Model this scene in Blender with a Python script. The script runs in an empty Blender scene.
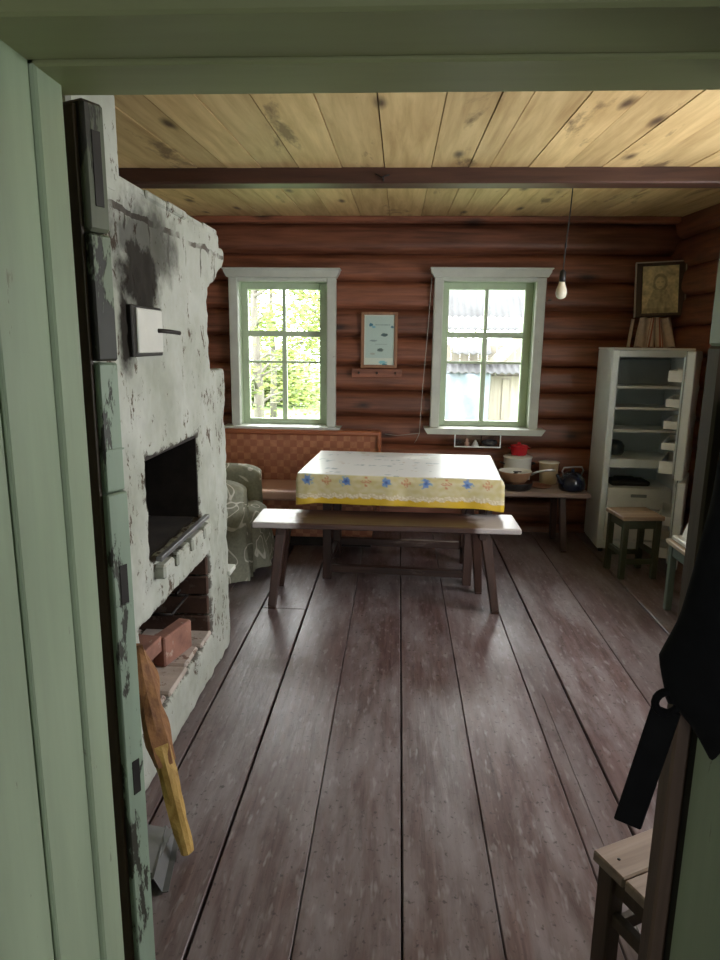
import bpy, bmesh, math, random
from mathutils import Vector, Matrix, noise

C = bpy.context.scene.collection
SC = bpy.context.scene
PI = math.pi

# ------------------------------------------------------------------ camera
def rad(d): return math.radians(d)
cam_d = bpy.data.cameras.new('camera'); cam = bpy.data.objects.new('camera', cam_d); C.objects.link(cam)
SC.camera = cam
F_PX = 665.0
cam_d.sensor_fit = 'VERTICAL'; cam_d.sensor_height = 24.0
cam_d.lens = F_PX * 24.0 / 960.0
cam_d.clip_start = 0.02; cam_d.clip_end = 300
p_, y_, r_ = rad(11.736), rad(3.193), rad(-0.68)
fw = Vector((-math.sin(y_) * math.cos(p_), math.cos(y_) * math.cos(p_), -math.sin(p_)))
rt0 = Vector((math.cos(y_), math.sin(y_), 0)); dn0 = fw.cross(rt0)
rt = math.cos(r_) * rt0 + math.sin(r_) * dn0
dn = -math.sin(r_) * rt0 + math.cos(r_) * dn0
mw = Matrix((rt, -dn, -fw)).transposed().to_4x4(); mw.translation = (0, 0, 1.5)
cam.matrix_world = mw

# ------------------------------------------------------------------ light
EXPOSURE = 0.95
SKY = 9.0
SC.view_settings.view_transform = 'Standard'; SC.view_settings.look = 'None'
SC.view_settings.gamma = 1.0; SC.view_settings.use_curve_mapping = False
SC.view_settings.exposure = EXPOSURE
wd = bpy.data.worlds.new('overcast_sky'); SC.world = wd; wd.use_nodes = True
wd.node_tree.nodes['Background'].inputs[0].default_value = (0.96, 0.965, 1.0, 1)
wd.node_tree.nodes['Background'].inputs[1].default_value = SKY

def area(name, loc, direction, sx, sy, power, col=(0.93, 0.97, 1.0), portal=False):
    d = bpy.data.lights.new(name, 'AREA'); d.shape = 'RECTANGLE'; d.size = sx; d.size_y = sy
    d.energy = power; d.color = col
    o = bpy.data.objects.new(name, d); C.objects.link(o); o.location = loc
    o.rotation_euler = Vector(direction).to_track_quat('-Z', 'Y').to_euler()
    if portal: d.cycles.is_portal = True
    return o
sun_d = bpy.data.lights.new('hazy_sun', 'SUN'); sun_d.energy = 8.0; sun_d.angle = rad(7); sun_d.color = (1.0, .95, .86)
sun = bpy.data.objects.new('hazy_sun', sun_d); C.objects.link(sun); sun.location = (4, 12, 9)
sun.rotation_euler = Vector((-.42, -1.0, -1.2)).to_track_quat('-Z', 'Y').to_euler()
# portals guide the sky light in through the openings
area('portal', (-0.91, 5.56, 1.40), (0, -1, 0), 0.75, 1.2, 1, portal=True)
area('portal', (0.665, 5.56, 1.40), (0, -1, 0), 0.75, 1.2, 1, portal=True)
area('portal', (2.33, 2.55, 1.45), (-1, 0, 0), 1.7, 1.3, 1, portal=True)
area('portal', (0.2, -2.28, 1.1), (0, 1, 0), .30, 2.0, 1, portal=True)

# ------------------------------------------------------------------ materials
class NT:
    def __init__(s, name):
        s.m = bpy.data.materials.new(name); s.m.use_nodes = True
        s.t = s.m.node_tree; s.n = s.t.nodes; s.l = s.t.links
        s.b = s.n['Principled BSDF']; s.out = s.n['Material Output']
        s.tc = s.n.new('ShaderNodeTexCoord')
    def val(s, sock, v):
        if hasattr(v, 'is_output') or isinstance(v, bpy.types.NodeSocket): s.l.new(v, sock)
        else: sock.default_value = v
    def math(s, op, a, b=0.0, c=None, clamp=False):
        n = s.n.new('ShaderNodeMath'); n.operation = op; n.use_clamp = clamp
        s.val(n.inputs[0], a); s.val(n.inputs[1], b)
        if c is not None: s.val(n.inputs[2], c)
        return n.outputs[0]
    def coords(s, scale=(1, 1, 1), src='Object', loc=(0, 0, 0), rot=(0, 0, 0)):
        n = s.n.new('ShaderNodeMapping'); s.l.new(s.tc.outputs[src], n.inputs[0])
        n.inputs['Scale'].default_value = scale; n.inputs['Location'].default_value = loc; n.inputs['Rotation'].default_value = rot
        return n.outputs[0]
    def noise(s, vec, scale=5, detail=4, rough=.55, dist=0.0):
        n = s.n.new('ShaderNodeTexNoise'); s.l.new(vec, n.inputs['Vector'])
        n.inputs['Scale'].default_value = scale; n.inputs['Detail'].default_value = detail
        n.inputs['Roughness'].default_value = rough; n.inputs['Distortion'].default_value = dist
        return n.outputs[0]
    def ramp(s, fac, stops):
        n = s.n.new('ShaderNodeValToRGB'); s.val(n.inputs[0], fac)
        e = n.color_ramp.elements
        while len(e) < len(stops): e.new(0.5)
        for i, (p, c) in enumerate(stops):
            e[i].position = p
            e[i].color = (c, c, c, 1) if isinstance(c, (int, float)) else (*c, 1)
        return n.outputs[0]
    def mix(s, fac, a, b, mode='MIX'):
        n = s.n.new('ShaderNodeMix'); n.data_type = 'RGBA'; n.blend_type = mode
        s.val(n.inputs[0], fac)
        s.val(n.inputs[6], a if not isinstance(a, tuple) else (*a, 1))
        s.val(n.inputs[7], b if not isinstance(b, tuple) else (*b, 1))
        return n.outputs[2]
    def island(s):
        return s.n.new('ShaderNodeNewGeometry').outputs['Random Per Island']
    def finish(s, col, rough=.5, bump=None, bstr=.3, bdist=.01, metal=0.0, spec=None):
        s.val(s.b.inputs['Base Color'], col if not isinstance(col, tuple) else (*col, 1))
        s.val(s.b.inputs['Roughness'], rough); s.b.inputs['Metallic'].default_value = metal
        if spec is not None: s.b.inputs['Specular IOR Level'].default_value = spec
        if bump is not None:
            n = s.n.new('ShaderNodeBump'); s.l.new(bump, n.inputs['Height'])
            n.inputs['Strength'].default_value = bstr; n.inputs['Distance'].default_value = bdist
            s.l.new(n.outputs[0], s.b.inputs['Normal'])
        return s.m

def axis_scale(axis, along, across):
    return tuple(along if i == 'xyz'.index(axis) else across for i in range(3))

def wood(name, c1, c2, axis='x', grain=14, rough=.5, bump=.25, knots=None, isl=0.0, wear=None, spec=None, plane='xy', speck=0):
    s = NT(name)
    v = s.coords(axis_scale(axis, .07, 1.0))
    g = s.noise(v, grain * 3, 5, .6, .4)
    big = s.noise(s.coords(axis_scale(axis, .3, 1.0)), 3.0, 3)
    f = s.math('ADD', s.math('MULTIPLY', g, .65), s.math('MULTIPLY', big, .35))
    col = s.ramp(f, [(.36, c1), (.62, c2)])
    if wear:
        wc, lo, hi, sc = wear
        w = s.noise(s.coords(axis_scale(axis, .25, 1.0)), sc, 6, .65, .3)
        col = s.mix(s.ramp(w, [(lo, 0.0), (hi, 1.0)]), col, wc)
    if knots:
        kc, ks = knots
        n = s.n.new('ShaderNodeTexVoronoi'); n.feature = 'F1'; n.voronoi_dimensions = '2D'
        sp = s.n.new('ShaderNodeSeparateXYZ'); s.l.new(s.coords(axis_scale(axis, .35, 1.0)), sp.inputs[0])
        cb = s.n.new('ShaderNodeCombineXYZ')
        for i_, a_ in enumerate(plane): s.l.new(sp.outputs['xyz'.index(a_)], cb.inputs[i_])
        s.l.new(cb.outputs[0], n.inputs['Vector']); n.inputs['Scale'].default_value = ks
        k = s.math('ADD', n.outputs['Distance'], s.math('MULTIPLY', g, .10))
        sepc = s.n.new('ShaderNodeSeparateColor'); s.l.new(n.outputs['Color'], sepc.inputs[0])
        gate = s.math('GREATER_THAN', sepc.outputs[0], .45)
        kf = s.math('MULTIPLY', s.ramp(k, [(.075, 1.0), (.17, 0.0)]), gate)
        col = s.mix(kf, col, kc)
    if speck:
        sn = s.noise(s.coords((1, .8, 1)), speck, 3, .6)
        col = s.mix(s.ramp(sn, [(.30, .75), (.40, 0.0)]), col, (.03, .022, .02))
        sn2 = s.noise(s.coords((1, .25, 1), loc=(5, 3, 2)), speck * .8, 2, .6)
        col = s.mix(s.ramp(sn2, [(.58, 0.0), (.72, .55)]), col, (.30, .28, .28))
    if isl:
        r = s.math('ADD', s.math('MULTIPLY', s.island(), isl * 2), 1.0 - isl)
        mul = s.n.new('ShaderNodeCombineColor')
        for i in range(3): s.l.new(r, mul.inputs[i])
        col = s.mix(1.0, col, mul.outputs[0], 'MULTIPLY')
    return s.finish(col, rough, f, bump, .006, spec=spec)

def paint(name, base, var=.12, rough=.5, chip=None, bump=.15, scale=4, axis=None, metal=0.0, island=0.0):
    """painted surface: soft mottling, small chips through to another colour"""
    s = NT(name)
    sc = axis_scale(axis, .12, 1.0) if axis else (1, 1, 1)
    m = s.noise(s.coords(sc), scale, 5, .6)
    lo = tuple(max(0, c * (1 - var)) for c in base); hi = tuple(min(1, c * (1 + var)) for c in base)
    col = s.ramp(m, [(.3, lo), (.7, hi)])
    h = m
    if chip:
        cc, thr, cs = chip
        cscale = axis_scale(axis, .3, 1.0) if axis else (1, 1, 1)
        n1 = s.noise(s.coords(cscale, loc=(3, 1, 7)), cs, 6, .7, .2)
        cf = s.ramp(n1, [(thr, 0.0), (thr + .03, 1.0)])
        col = s.mix(cf, col, cc)
        h = s.math('SUBTRACT', m, s.math('MULTIPLY', cf, .6))
    return s.finish(col, rough, h, bump, .004, metal)

def plain(name, c, rough=.5, metal=0.0, var=.08, scale=8):
    return paint(name, c, var, rough, None, .05, scale, None, metal)

M = {}
M['log'] = wood('reddish varnished log wood', (.095, .029, .013), (.275, .098, .052), 'x', 10, .45, .35, ((.035, .012, .007), 3.2), .22, plane='xz')
M['log_y'] = wood('reddish varnished log wood along depth', (.095, .029, .013), (.275, .098, .052), 'y', 10, .45, .35, ((.035, .012, .007), 3.2), .22, plane='yz')
M['floor'] = wood('worn brown painted floorboards', (.066, .038, .036), (.158, .106, .103), 'y', 14, .33, .35, ((.22, .19, .18), 1.5), .12, ((.218, .186, .188), .42, .66, 7.0), speck=55)
M['ceiling'] = wood('bare pine ceiling boards', (.42, .27, .11), (.66, .48, .23), 'y', 7, .6, .2, ((.09, .045, .02), 3.6), .12, ((.20, .12, .05), .60, .68, 5.0))
M['beam'] = wood('dark brown ceiling beam', (.035, .013, .008), (.075, .030, .018), 'x', 10, .5, .3)
M['green_wood'] = paint('pale green paint on door frame', (.27, .335, .225), .24, .45, ((.16, .17, .11), .66, 26), .25, 5, 'z')
M['green_wood_x'] = paint('pale green paint on lintel', (.24, .26, .125), .2, .5, ((.16, .17, .11), .72, 26), .25, 5, 'x')
M['door_green'] = paint('peeling green paint on door edge', (.24, .31, .23), .25, .55, ((.030, .030, .020), .575, 13), .4, 6, 'z')
M['door_flaky'] = paint('badly flaking green paint', (.19, .23, .16), .3, .6, ((.022, .02, .014), .49, 11), .4, 6, 'z')
M['door_dark'] = paint('grimy green paint on upper door edge', (.13, .14, .095), .4, .6, ((.025, .022, .016), .56, 9), .4, 6, 'z')
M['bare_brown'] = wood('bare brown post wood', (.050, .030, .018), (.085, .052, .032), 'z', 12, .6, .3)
M['case_white'] = paint('greyish white casing paint', (.53, .55, .49), .10, .45, ((.25, .22, .18), .67, 30), .12, 6)
M['sash_green'] = paint('sage green sash paint', (.47, .57, .40), .08, .45, None, .1, 8)
M['plaster'] = paint('old limewash', (.55, .55, .50), .1, .85, None, .3, 5)
M['dark_iron'] = plain('dark iron', (.025, .022, .02), .55, .6, .3)
M['table_wood'] = wood('dark brown table wood', (.026, .012, .008), (.062, .030, .021), 'x', 12, .4, .25, wear=((.20, .15, .12), .62, .74, 6))
M['table_wood_z'] = wood('dark brown leg wood', (.026, .012, .008), (.062, .030, .021), 'z', 12, .42, .25)
M['bench_top'] = wood('brown bench plank with worn ends and painted sky sheen', (.036, .016, .012), (.080, .042, .031), 'x', 12, .33, .2)
M['sofa_wood'] = wood('orange brown lacquered wood', (.24, .070, .028), (.38, .13, .06), 'x', 12, .3, .1)
M['seat_pink'] = plain('faded pinkish brown seat vinyl', (.62, .39, .31), .36)
M['bread_wood'] = wood('pale worn shelf wood', (.20, .14, .11), (.36, .27, .22), 'x', 10, .5, .2)
M['fridge'] = plain('white fridge enamel', (.74, .80, .83), .3, 0, .04)
M['fridge_in'] = plain('pale grey fridge liner', (.58, .65, .67), .35, 0, .05)
M['shelf_white'] = plain('white plastic', (.75, .76, .75), .4)
M['grey_panel'] = plain('grey evaporator panel', (.25, .28, .29), .4, .2)
M['black_fabric'] = plain('black fabric', (.004, .004, .0045), .9, 0, .3, 30)
M['black_fabric'].node_tree.nodes['Principled BSDF'].inputs['Specular IOR Level'].default_value = .15
M['black'] = plain('black plastic', (.008, .008, .009), .45)
M['stool_green'] = paint('dark green stool paint', (.050, .060, .036), .2, .5, ((.16, .11, .06), .66, 14), .2, 5)
M['stool_seat'] = wood('worn yellowish stool top', (.25, .17, .11), (.42, .31, .21), 'x', 10, .5, .2)
M['red_enamel'] = plain('red enamel', (.45, .012, .02), .15, 0, .05)
M['white_enamel'] = plain('white enamel', (.68, .68, .63), .2, 0, .05)
M['cream_enamel'] = plain('cream enamel', (.55, .44, .28), .3, 0, .08)
M['tan_pan'] = plain('browned outer side of pan', (.28, .16, .09), .4, 0, .3)
M['rust'] = plain('rust brown tin', (.22, .085, .045), .55, 0, .25)
M['iron_black'] = plain('blackened cast iron', (.02, .017, .016), .5, .3, .3)
M['kettle_blue'] = plain('blue black enamel', (.012, .014, .028), .18)
M['steel'] = plain('brushed steel', (.5, .5, .5), .3, .9)
M['zinc'] = plain('grey zinc sheet', (.20, .20, .20), .42, .6, .25, 5)
M['brick_dark'] = paint('sooty dark brick', (.075, .040, .028), .4, .95, ((.12, .085, .065), .56, 12), .5, 9)
M['brick'] = paint('old red brick', (.26, .125, .09), .35, .9, ((.42, .30, .24), .62, 14), .5, 9)
M['firebrick_white'] = paint('brick under limewash', (.44, .38, .33), .25, .9, ((.20, .13, .10), .58, 16), .5, 9)
M['soot'] = plain('sooty firebrick and painted shade', (.020, .015, .012), .95, 0, .5, 10)  # soot of the firebox; also the painted rebate shadow in the door frame
M['frame_wood'] = wood('light brown frame wood', (.21, .095, .04), (.33, .16, .08), 'z', 12, .4, .1)
M['icon_frame'] = wood('dark brown icon frame', (.030, .014, .009), (.06, .03, .018), 'z', 12, .35, .1)
M['towel'] = plain('linen towel', (.60, .48, .40), .9, 0, .12, 40)
M['towel_red'] = plain('red woven stripe', (.36, .12, .09), .9)
M['gold_edge'] = plain('pale edge of icon frame', (.45, .38, .32), .5)
M['log_rough_yellow'] = wood('yellow split wood', (.30, .17, .035), (.50, .33, .09), 'z', 16, .7, .5)
M['log_rough_brown'] = wood('orange brown bark side of wood', (.12, .045, .015), (.30, .14, .045), 'z', 16, .75, .6)
M['cord'] = plain('black cord', (.01, .009, .008), .6)
M['cord_grey'] = plain('pale grey cord', (.35, .33, .30), .6)
M['low_green'] = paint('grey green low table paint', (.11, .15, .13), .15, .5, ((.08, .07, .05), .68, 18), .2, 6)
M['low_top'] = wood('pale low table top', (.40, .33, .24), (.55, .47, .36), 'y', 10, .5, .2)
M['tarp'] = plain('pale blue sheet', (.115, .14, .165), .6, 0, .3, 3)
M['slate'] = plain('grey corrugated asbestos sheet', (.060, .060, .062), .9, 0, .2, 2)
M['shed_wood'] = wood('weathered grey shed boards', (.12, .105, .085), (.20, .18, .145), 'z', 8, .8, .3, None, .15)
M['bark'] = wood('grey bark', (.07, .06, .05), (.13, .12, .10), 'z', 8, .9, .5)
M['grass_ground'] = plain('green meadow', (.10, .16, .045), .9, 0, .4, 1.2)
M['hall_wall'] = plain('pale green hall boards', (.30, .35, .26), .6, 0, .15, 3)
M['doll_pink'] = plain('pinkish figurine', (.55, .32, .25), .5)
M['doll_white'] = plain('white figurine', (.80, .80, .80), .5)
M['shell_dark'] = plain('dark speckled shell', (.05, .045, .05), .25, 0, .6, 40)
M['teal'] = plain('dark teal enamel', (.016, .028, .035), .3)

def leaf_material():
    s = NT('pale green leaves')
    col = s.ramp(s.island(), [(0.0, (.08, .11, .04)), (1.0, (.19, .22, .09))])
    s.finish(col, .6)
    tr = s.n.new('ShaderNodeBsdfTranslucent'); s.l.new(s.mix(1.0, col, (1.6, 1.6, 1.0), 'MULTIPLY'), tr.inputs[0])
    mx = s.n.new('ShaderNodeMixShader'); mx.inputs[0].default_value = .45
    s.l.new(s.b.outputs[0], mx.inputs[1]); s.l.new(tr.outputs[0], mx.inputs[2]); s.l.new(mx.outputs[0], s.out.inputs[0])
    return s.m
M['leaf'] = leaf_material()

def clear_material(name, tint, fac):
    s = NT(name)
    tr = s.n.new('ShaderNodeBsdfTransparent'); tr.inputs[0].default_value = (*tint, 1)
    gl = s.n.new('ShaderNodeBsdfGlossy'); gl.inputs['Roughness'].default_value = .03
    fr = s.n.new('ShaderNodeFresnel'); fr.inputs[0].default_value = 1.3
    mx = s.n.new('ShaderNodeMixShader'); s.l.new(s.math('ADD', fr.outputs[0], fac), mx.inputs[0])
    s.l.new(tr.outputs[0], mx.inputs[1]); s.l.new(gl.outputs[0], mx.inputs[2]); s.l.new(mx.outputs[0], s.out.inputs[0])
    return s.m
M['glass'] = clear_material('window glass', (.95, .97, .95), 0.0)
M['clear_plastic'] = clear_material('clear plastic box', (.97, .97, .97), 0.0)
M['bulb_glass'] = plain('dusty frosted bulb glass', (.62, .58, .46), .25)

def stove_material():
    s = NT('cracked whitewash with soot')
    o = s.coords()
    m = s.noise(o, 3.5, 5, .6)
    col = s.ramp(m, [(.3, (.29, .305, .25)), (.7, (.45, .465, .415))])
    # hairline flaking, denser low down and near edges
    n1 = s.noise(s.coords((1, 1, .6), loc=(2, 5, 1)), 24, 8, .74, .3)
    n2 = s.noise(s.coords(loc=(9, 2, 4)), 2.2, 3)
    thr = s.math('ADD', n1, s.math('MULTIPLY', s.math('SUBTRACT', n2, .5), .28))
    cf = s.ramp(thr, [(.59, 0.0), (.63, 1.0)])
    col = s.mix(cf, col, (.10, .075, .055))
    # brick joints ghosting through on the top courses
    sep = s.n.new('ShaderNodeSeparateXYZ'); s.l.new(s.tc.outputs['Object'], sep.inputs[0])
    x, y, z = sep.outputs
    def near(v, c, w): return s.math('LESS_THAN', s.math('ABSOLUTE', s.math('SUBTRACT', v, c)), w)
    wob = s.math('MULTIPLY', s.math('SUBTRACT', s.noise(o, 7, 4), .5), .05)
    zz = s.math('ADD', z, wob); yy = s.math('ADD', y, wob)
    j = near(zz, 1.868, .009)
    top = s.math('GREATER_THAN', z, 1.75)
    jj = s.math('MULTIPLY', near(s.math('FRACT', s.math('MULTIPLY', yy, 5.2)), .5, .035), s.math('MULTIPLY', top, s.math('LESS_THAN', z, 1.87)))
    jf = s.math('MULTIPLY', s.math('MAXIMUM', j, jj), s.ramp(s.noise(o, 9, 3), [(.42, 0.0), (.55, .85)]))
    col = s.mix(jf, col, (.06, .045, .035))
    # soot above the damper door
    def blob(cy, cz, ry, rz, amt):
        dy = s.math('DIVIDE', s.math('SUBTRACT', y, cy), ry); dz = s.math('DIVIDE', s.math('SUBTRACT', z, cz), rz)
        d = s.math('SQRT', s.math('ADD', s.math('MULTIPLY', dy, dy), s.math('MULTIPLY', dz, dz)))
        d = s.math('ADD', d, s.math('MULTIPLY', s.math('SUBTRACT', s.noise(o, 9, 5, .65), .5), 1.15))
        return s.math('MULTIPLY', s.ramp(d, [(.55, 1.0), (1.10, 0.0)]), amt)
    def ring(cy, cz, hy_, hz_, amt):
        dy = s.math('SUBTRACT', s.math('ABSOLUTE', s.math('SUBTRACT', y, cy)), hy_); dz = s.math('SUBTRACT', s.math('ABSOLUTE', s.math('SUBTRACT', z, cz)), hz_)
        d = s.math('MAXIMUM', dy, dz)
        d = s.math('ADD', d, s.math('MULTIPLY', s.math('SUBTRACT', s.noise(o, 16, 6, .7), .47), .16))
        return s.math('MULTIPLY', s.ramp(d, [(.004, 1.0), (.016, 0.0)]), amt)
    worn = s.math('MAXIMUM', ring(2.37, .945, .285, .175, .9), ring(2.357, .39, .407, .185, .8))
    col = s.mix(worn, col, (.055, .042, .033))
    soot = s.math('MAXIMUM', blob(2.13, 1.69, .21, .17, .96), blob(2.19, 1.80, .36, .15, .75))
    soot = s.math('MAXIMUM', soot, blob(1.985, 1.53, .07, .17, .97))  # dark blob left of the damper paints in a shaded recess
    col = s.mix(soot, col, (.012, .008, .006))
    return s.finish(col, .9, s.math('SUBTRACT', m, s.math('MULTIPLY', cf, .5)), .5, .008, spec=.15)
M['stove'] = stove_material()

def lattice(name, c1, c2, c3, scale):
    s = NT(name)
    sep = s.n.new('ShaderNodeSeparateXYZ'); s.l.new(s.tc.outputs['Object'], sep.inputs[0])
    cb = s.n.new('ShaderNodeCombineXYZ'); s.l.new(sep.outputs[0], cb.inputs[0]); s.l.new(sep.outputs[2], cb.inputs[1])
    ck = s.n.new('ShaderNodeTexChecker'); s.l.new(cb.outputs[0], ck.inputs['Vector']); ck.inputs['Scale'].default_value = scale
    ck.inputs['Color1'].default_value = (*c1, 1); ck.inputs['Color2'].default_value = (*c2, 1)
    br = s.noise(s.coords((1, 1, 1)), 18, 3)
    col = s.mix(s.ramp(br, [(.42, 0.0), (.6, .55)]), ck.outputs[0], c3)
    return s.finish(col, .5, br, .1)
M['basket'] = lattice('woven check upholstery', (.31, .108, .055), (.44, .19, .095), (.27, .095, .045), 19)

def vine_fabric():
    s = NT('grey green cover with pale vines')
    n1 = s.noise(s.coords((1, 1, 1)), 4.6, 1.5, .4, .8)
    lines = s.math('ABSOLUTE', s.math('SUBTRACT', s.math('FRACT', s.math('MULTIPLY', n1, 5.0)), .5))
    lf = s.ramp(lines, [(.03, 1.0), (.07, 0.0)])
    base = s.ramp(s.noise(s.coords(), 60, 3), [(.3, (.20, .20, .145)), (.7, (.27, .27, .20))])
    col = s.mix(lf, base, (.58, .56, .47))
    return s.finish(col, .9, s.noise(s.coords(), 90, 2), .1, .002)
M['vine'] = vine_fabric()

def vcol_material(name, rough=.5, bump=0.0):
    s = NT(name)
    a = s.n.new('ShaderNodeVertexColor'); a.layer_name = 'Col'
    return s.finish(a.outputs[0], rough)
M['oilcloth'] = vcol_material('printed oilcloth', .30)
M['print'] = vcol_material('printed paper behind glass', .35)
M['icon_print'] = vcol_material('sepia print', .45)

# pale patches on both bench ends: rubbed paint plus sky reflection painted in
def bench_material():
    m = M['bench_top']; t = m.node_tree; n = t.nodes; l = t.links; b = n['Principled BSDF']
    src = b.inputs['Base Color'].links[0].from_socket
    tc = n.new('ShaderNodeTexCoord'); sp = n.new('ShaderNodeSeparateXYZ'); l.new(tc.outputs['Object'], sp.inputs[0])
    ab = n.new('ShaderNodeMath'); ab.operation = 'ABSOLUTE'; l.new(sp.outputs[0], ab.inputs[0])
    no = n.new('ShaderNodeTexNoise'); l.new(tc.outputs['Object'], no.inputs[0]); no.inputs['Scale'].default_value = 9; no.inputs['Detail'].default_value = 4
    ad = n.new('ShaderNodeMath'); ad.operation = 'MULTIPLY_ADD'; l.new(no.outputs[0], ad.inputs[0]); ad.inputs[1].default_value = .22; l.new(ab.outputs[0], ad.inputs[2])
    rp = n.new('ShaderNodeValToRGB'); l.new(ad.outputs[0], rp.inputs[0])
    rp.color_ramp.elements[0].position = .58; rp.color_ramp.elements[0].color = (0, 0, 0, 1)
    rp.color_ramp.elements[1].position = .66; rp.color_ramp.elements[1].color = (1, 1, 1, 1)
    mx = n.new('ShaderNodeMix'); mx.data_type = 'RGBA'; l.new(rp.outputs[0], mx.inputs[0]); l.new(src, mx.inputs[6]); mx.inputs[7].default_value = (.42, .38, .37, 1)
    l.new(mx.outputs[2], b.inputs['Base Color'])
bench_material()

# ------------------------------------------------------------------ mesh helpers
class MB:
    def __init__(s): s.bm = bmesh.new(); s.mi = 0
    def _tag(s, faces):
        for f in faces: f.material_index = s.mi
    def box(s, x0, x1, y0, y1, z0, z1, bev=0.0, mat=None, seg=1):
        vs = [s.bm.verts.new(p) for p in [(x0, y0, z0), (x1, y0, z0), (x1, y1, z0), (x0, y1, z0), (x0, y0, z1), (x1, y0, z1), (x1, y1, z1), (x0, y1, z1)]]
        if mat is not None:
            for v in vs: v.co = mat @ v.co
        fs = [s.bm.faces.new([vs[i] for i in q]) for q in [(3, 2, 1, 0), (4, 5, 6, 7), (0, 1, 5, 4), (1, 2, 6, 5), (2, 3, 7, 6), (3, 0, 4, 7)]]
        s._tag(fs)
        if bev:
            es = list({e for f in fs for e in f.edges})
            r = bmesh.ops.bevel(s.bm, geom=es, offset=bev, segments=seg, affect='EDGES', profile=.5)
            s._tag(r['faces'])
        return s
    def cbox(s, c, size, bev=0.0, rot=None, seg=1):
        m = Matrix.Translation(c)
        if rot is not None: m = m @ (rot.to_4x4() if hasattr(rot, 'to_4x4') else rot)
        a, b, d = size[0] / 2, size[1] / 2, size[2] / 2
        return s.box(-a, a, -b, b, -d, d, bev, m, seg)
    def bar(s, p, q, w, d, bev=0.0, roll=0.0, w2=None, d2=None):
        """rectangular bar from p to q"""
        p = Vector(p); q = Vector(q); z = (q - p).normalized()
        ref = Vector((0, 1, 0)) if abs(z.y) < .9 else Vector((0, 0, 1))
        x = ref.cross(z).normalized(); y = z.cross(x)
        if roll: x, y = x * math.cos(roll) + y * math.sin(roll), y * math.cos(roll) - x * math.sin(roll)
        w2 = w if w2 is None else w2; d2 = d if d2 is None else d2
        vs = []
        for c, a, b in ((p, w, d), (q, w2, d2)):
            for sx, sy in ((-1, -1), (1, -1), (1, 1), (-1, 1)):
                vs.append(s.bm.verts.new(c + x * (sx * a / 2) + y * (sy * b / 2)))
        fs = [s.bm.faces.new([vs[i] for i in f]) for f in [(3, 2, 1, 0), (4, 5, 6, 7), (0, 1, 5, 4), (1, 2, 6, 5), (2, 3, 7, 6), (3, 0, 4, 7)]]
        s._tag(fs)
        if bev:
            es = list({e for f in fs for e in f.edges})
            r = bmesh.ops.bevel(s.bm, geom=es, offset=bev, segments=1, affect='EDGES'); s._tag(r['faces'])
        return s
    def prism(s, poly, axis, a, b):
        """polygon in the two other axes, extruded along axis from a to b"""
        def P(u, v, t):
            return {'x': (t, u, v), 'y': (u, t, v), 'z': (u, v, t)}[axis]
        A = [s.bm.verts.new(P(u, v, a)) for u, v in poly]; B = [s.bm.verts.new(P(u, v, b)) for u, v in poly]
        n = len(poly); fs = [s.bm.faces.new(A), s.bm.faces.new(list(reversed(B)))]
        for i in range(n): fs.append(s.bm.faces.new([A[i], B[i], B[(i + 1) % n], A[(i + 1) % n]]))
        s._tag(fs); bmesh.ops.recalc_face_normals(s.bm, faces=fs)
        return s
    def tube(s, pts, r, seg=10, caps=True):
        pts = [Vector(p) for p in pts]; rings = []
        rs = r if isinstance(r, (list, tuple)) else [r] * len(pts)
        up = None
        for i, p in enumerate(pts):
            t = (pts[min(i + 1, len(pts) - 1)] - pts[max(i - 1, 0)]).normalized()
            if up is None: up = Vector((0, 0, 1)) if abs(t.z) < .9 else Vector((1, 0, 0))
            x = t.cross(up).normalized(); yv = x.cross(t).normalized(); up = yv
            rings.append([s.bm.verts.new(p + (x * math.cos(a) + yv * math.sin(a)) * rs[i]) for a in [2 * PI * k / seg for k in range(seg)]])
        fs = []
        for a, b in zip(rings, rings[1:]):
            for k in range(seg): fs.append(s.bm.faces.new([a[k], a[(k + 1) % seg], b[(k + 1) % seg], b[k]]))
        if caps: fs += [s.bm.faces.new(list(reversed(rings[0]))), s.bm.faces.new(rings[-1])]
        s._tag(fs)
        for f in fs: f.smooth = True
        bmesh.ops.recalc_face_normals(s.bm, faces=fs)
        return s
    def lathe(s, prof, c=(0, 0, 0), seg=28, closed=False):
        rings = []; c = Vector(c)
        for r, z in prof:
            rings.append([s.bm.verts.new(c + Vector((max(r, 1e-4) * math.cos(2 * PI * k / seg), max(r, 1e-4) * math.sin(2 * PI * k / seg), z))) for k in range(seg)])
        fs = []
        for a, b in zip(rings, rings[1:]):
            for k in range(seg): fs.append(s.bm.faces.new([a[k], a[(k + 1) % seg], b[(k + 1) % seg], b[k]]))
        s._tag(fs)
        for f in fs: f.smooth = True
        return s
    def grid(s, fn, nu, nv, smooth=True):
        V = [[s.bm.verts.new(fn(i / nu, j / nv)) for j in range(nv + 1)] for i in range(nu + 1)]
        for i in range(nu):
            for j in range(nv):
                f = s.bm.faces.new([V[i][j], V[i + 1][j], V[i + 1][j + 1], V[i][j + 1]]); f.material_index = s.mi; f.smooth = smooth
        return V
    def build(s, name, mat, parent=None, smooth=False, loc=None):
        me = bpy.data.meshes.new(name); s.bm.normal_update(); s.bm.to_mesh(me); s.bm.free()
        for m in (mat if isinstance(mat, list) else [mat]): me.materials.append(m)
        if smooth:
            for p in me.polygons: p.use_smooth = True
        o = bpy.data.objects.new(name, me); C.objects.link(o)
        if parent is not None:
            o.parent = parent
        if loc is not None: o.location = loc
        return o

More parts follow.
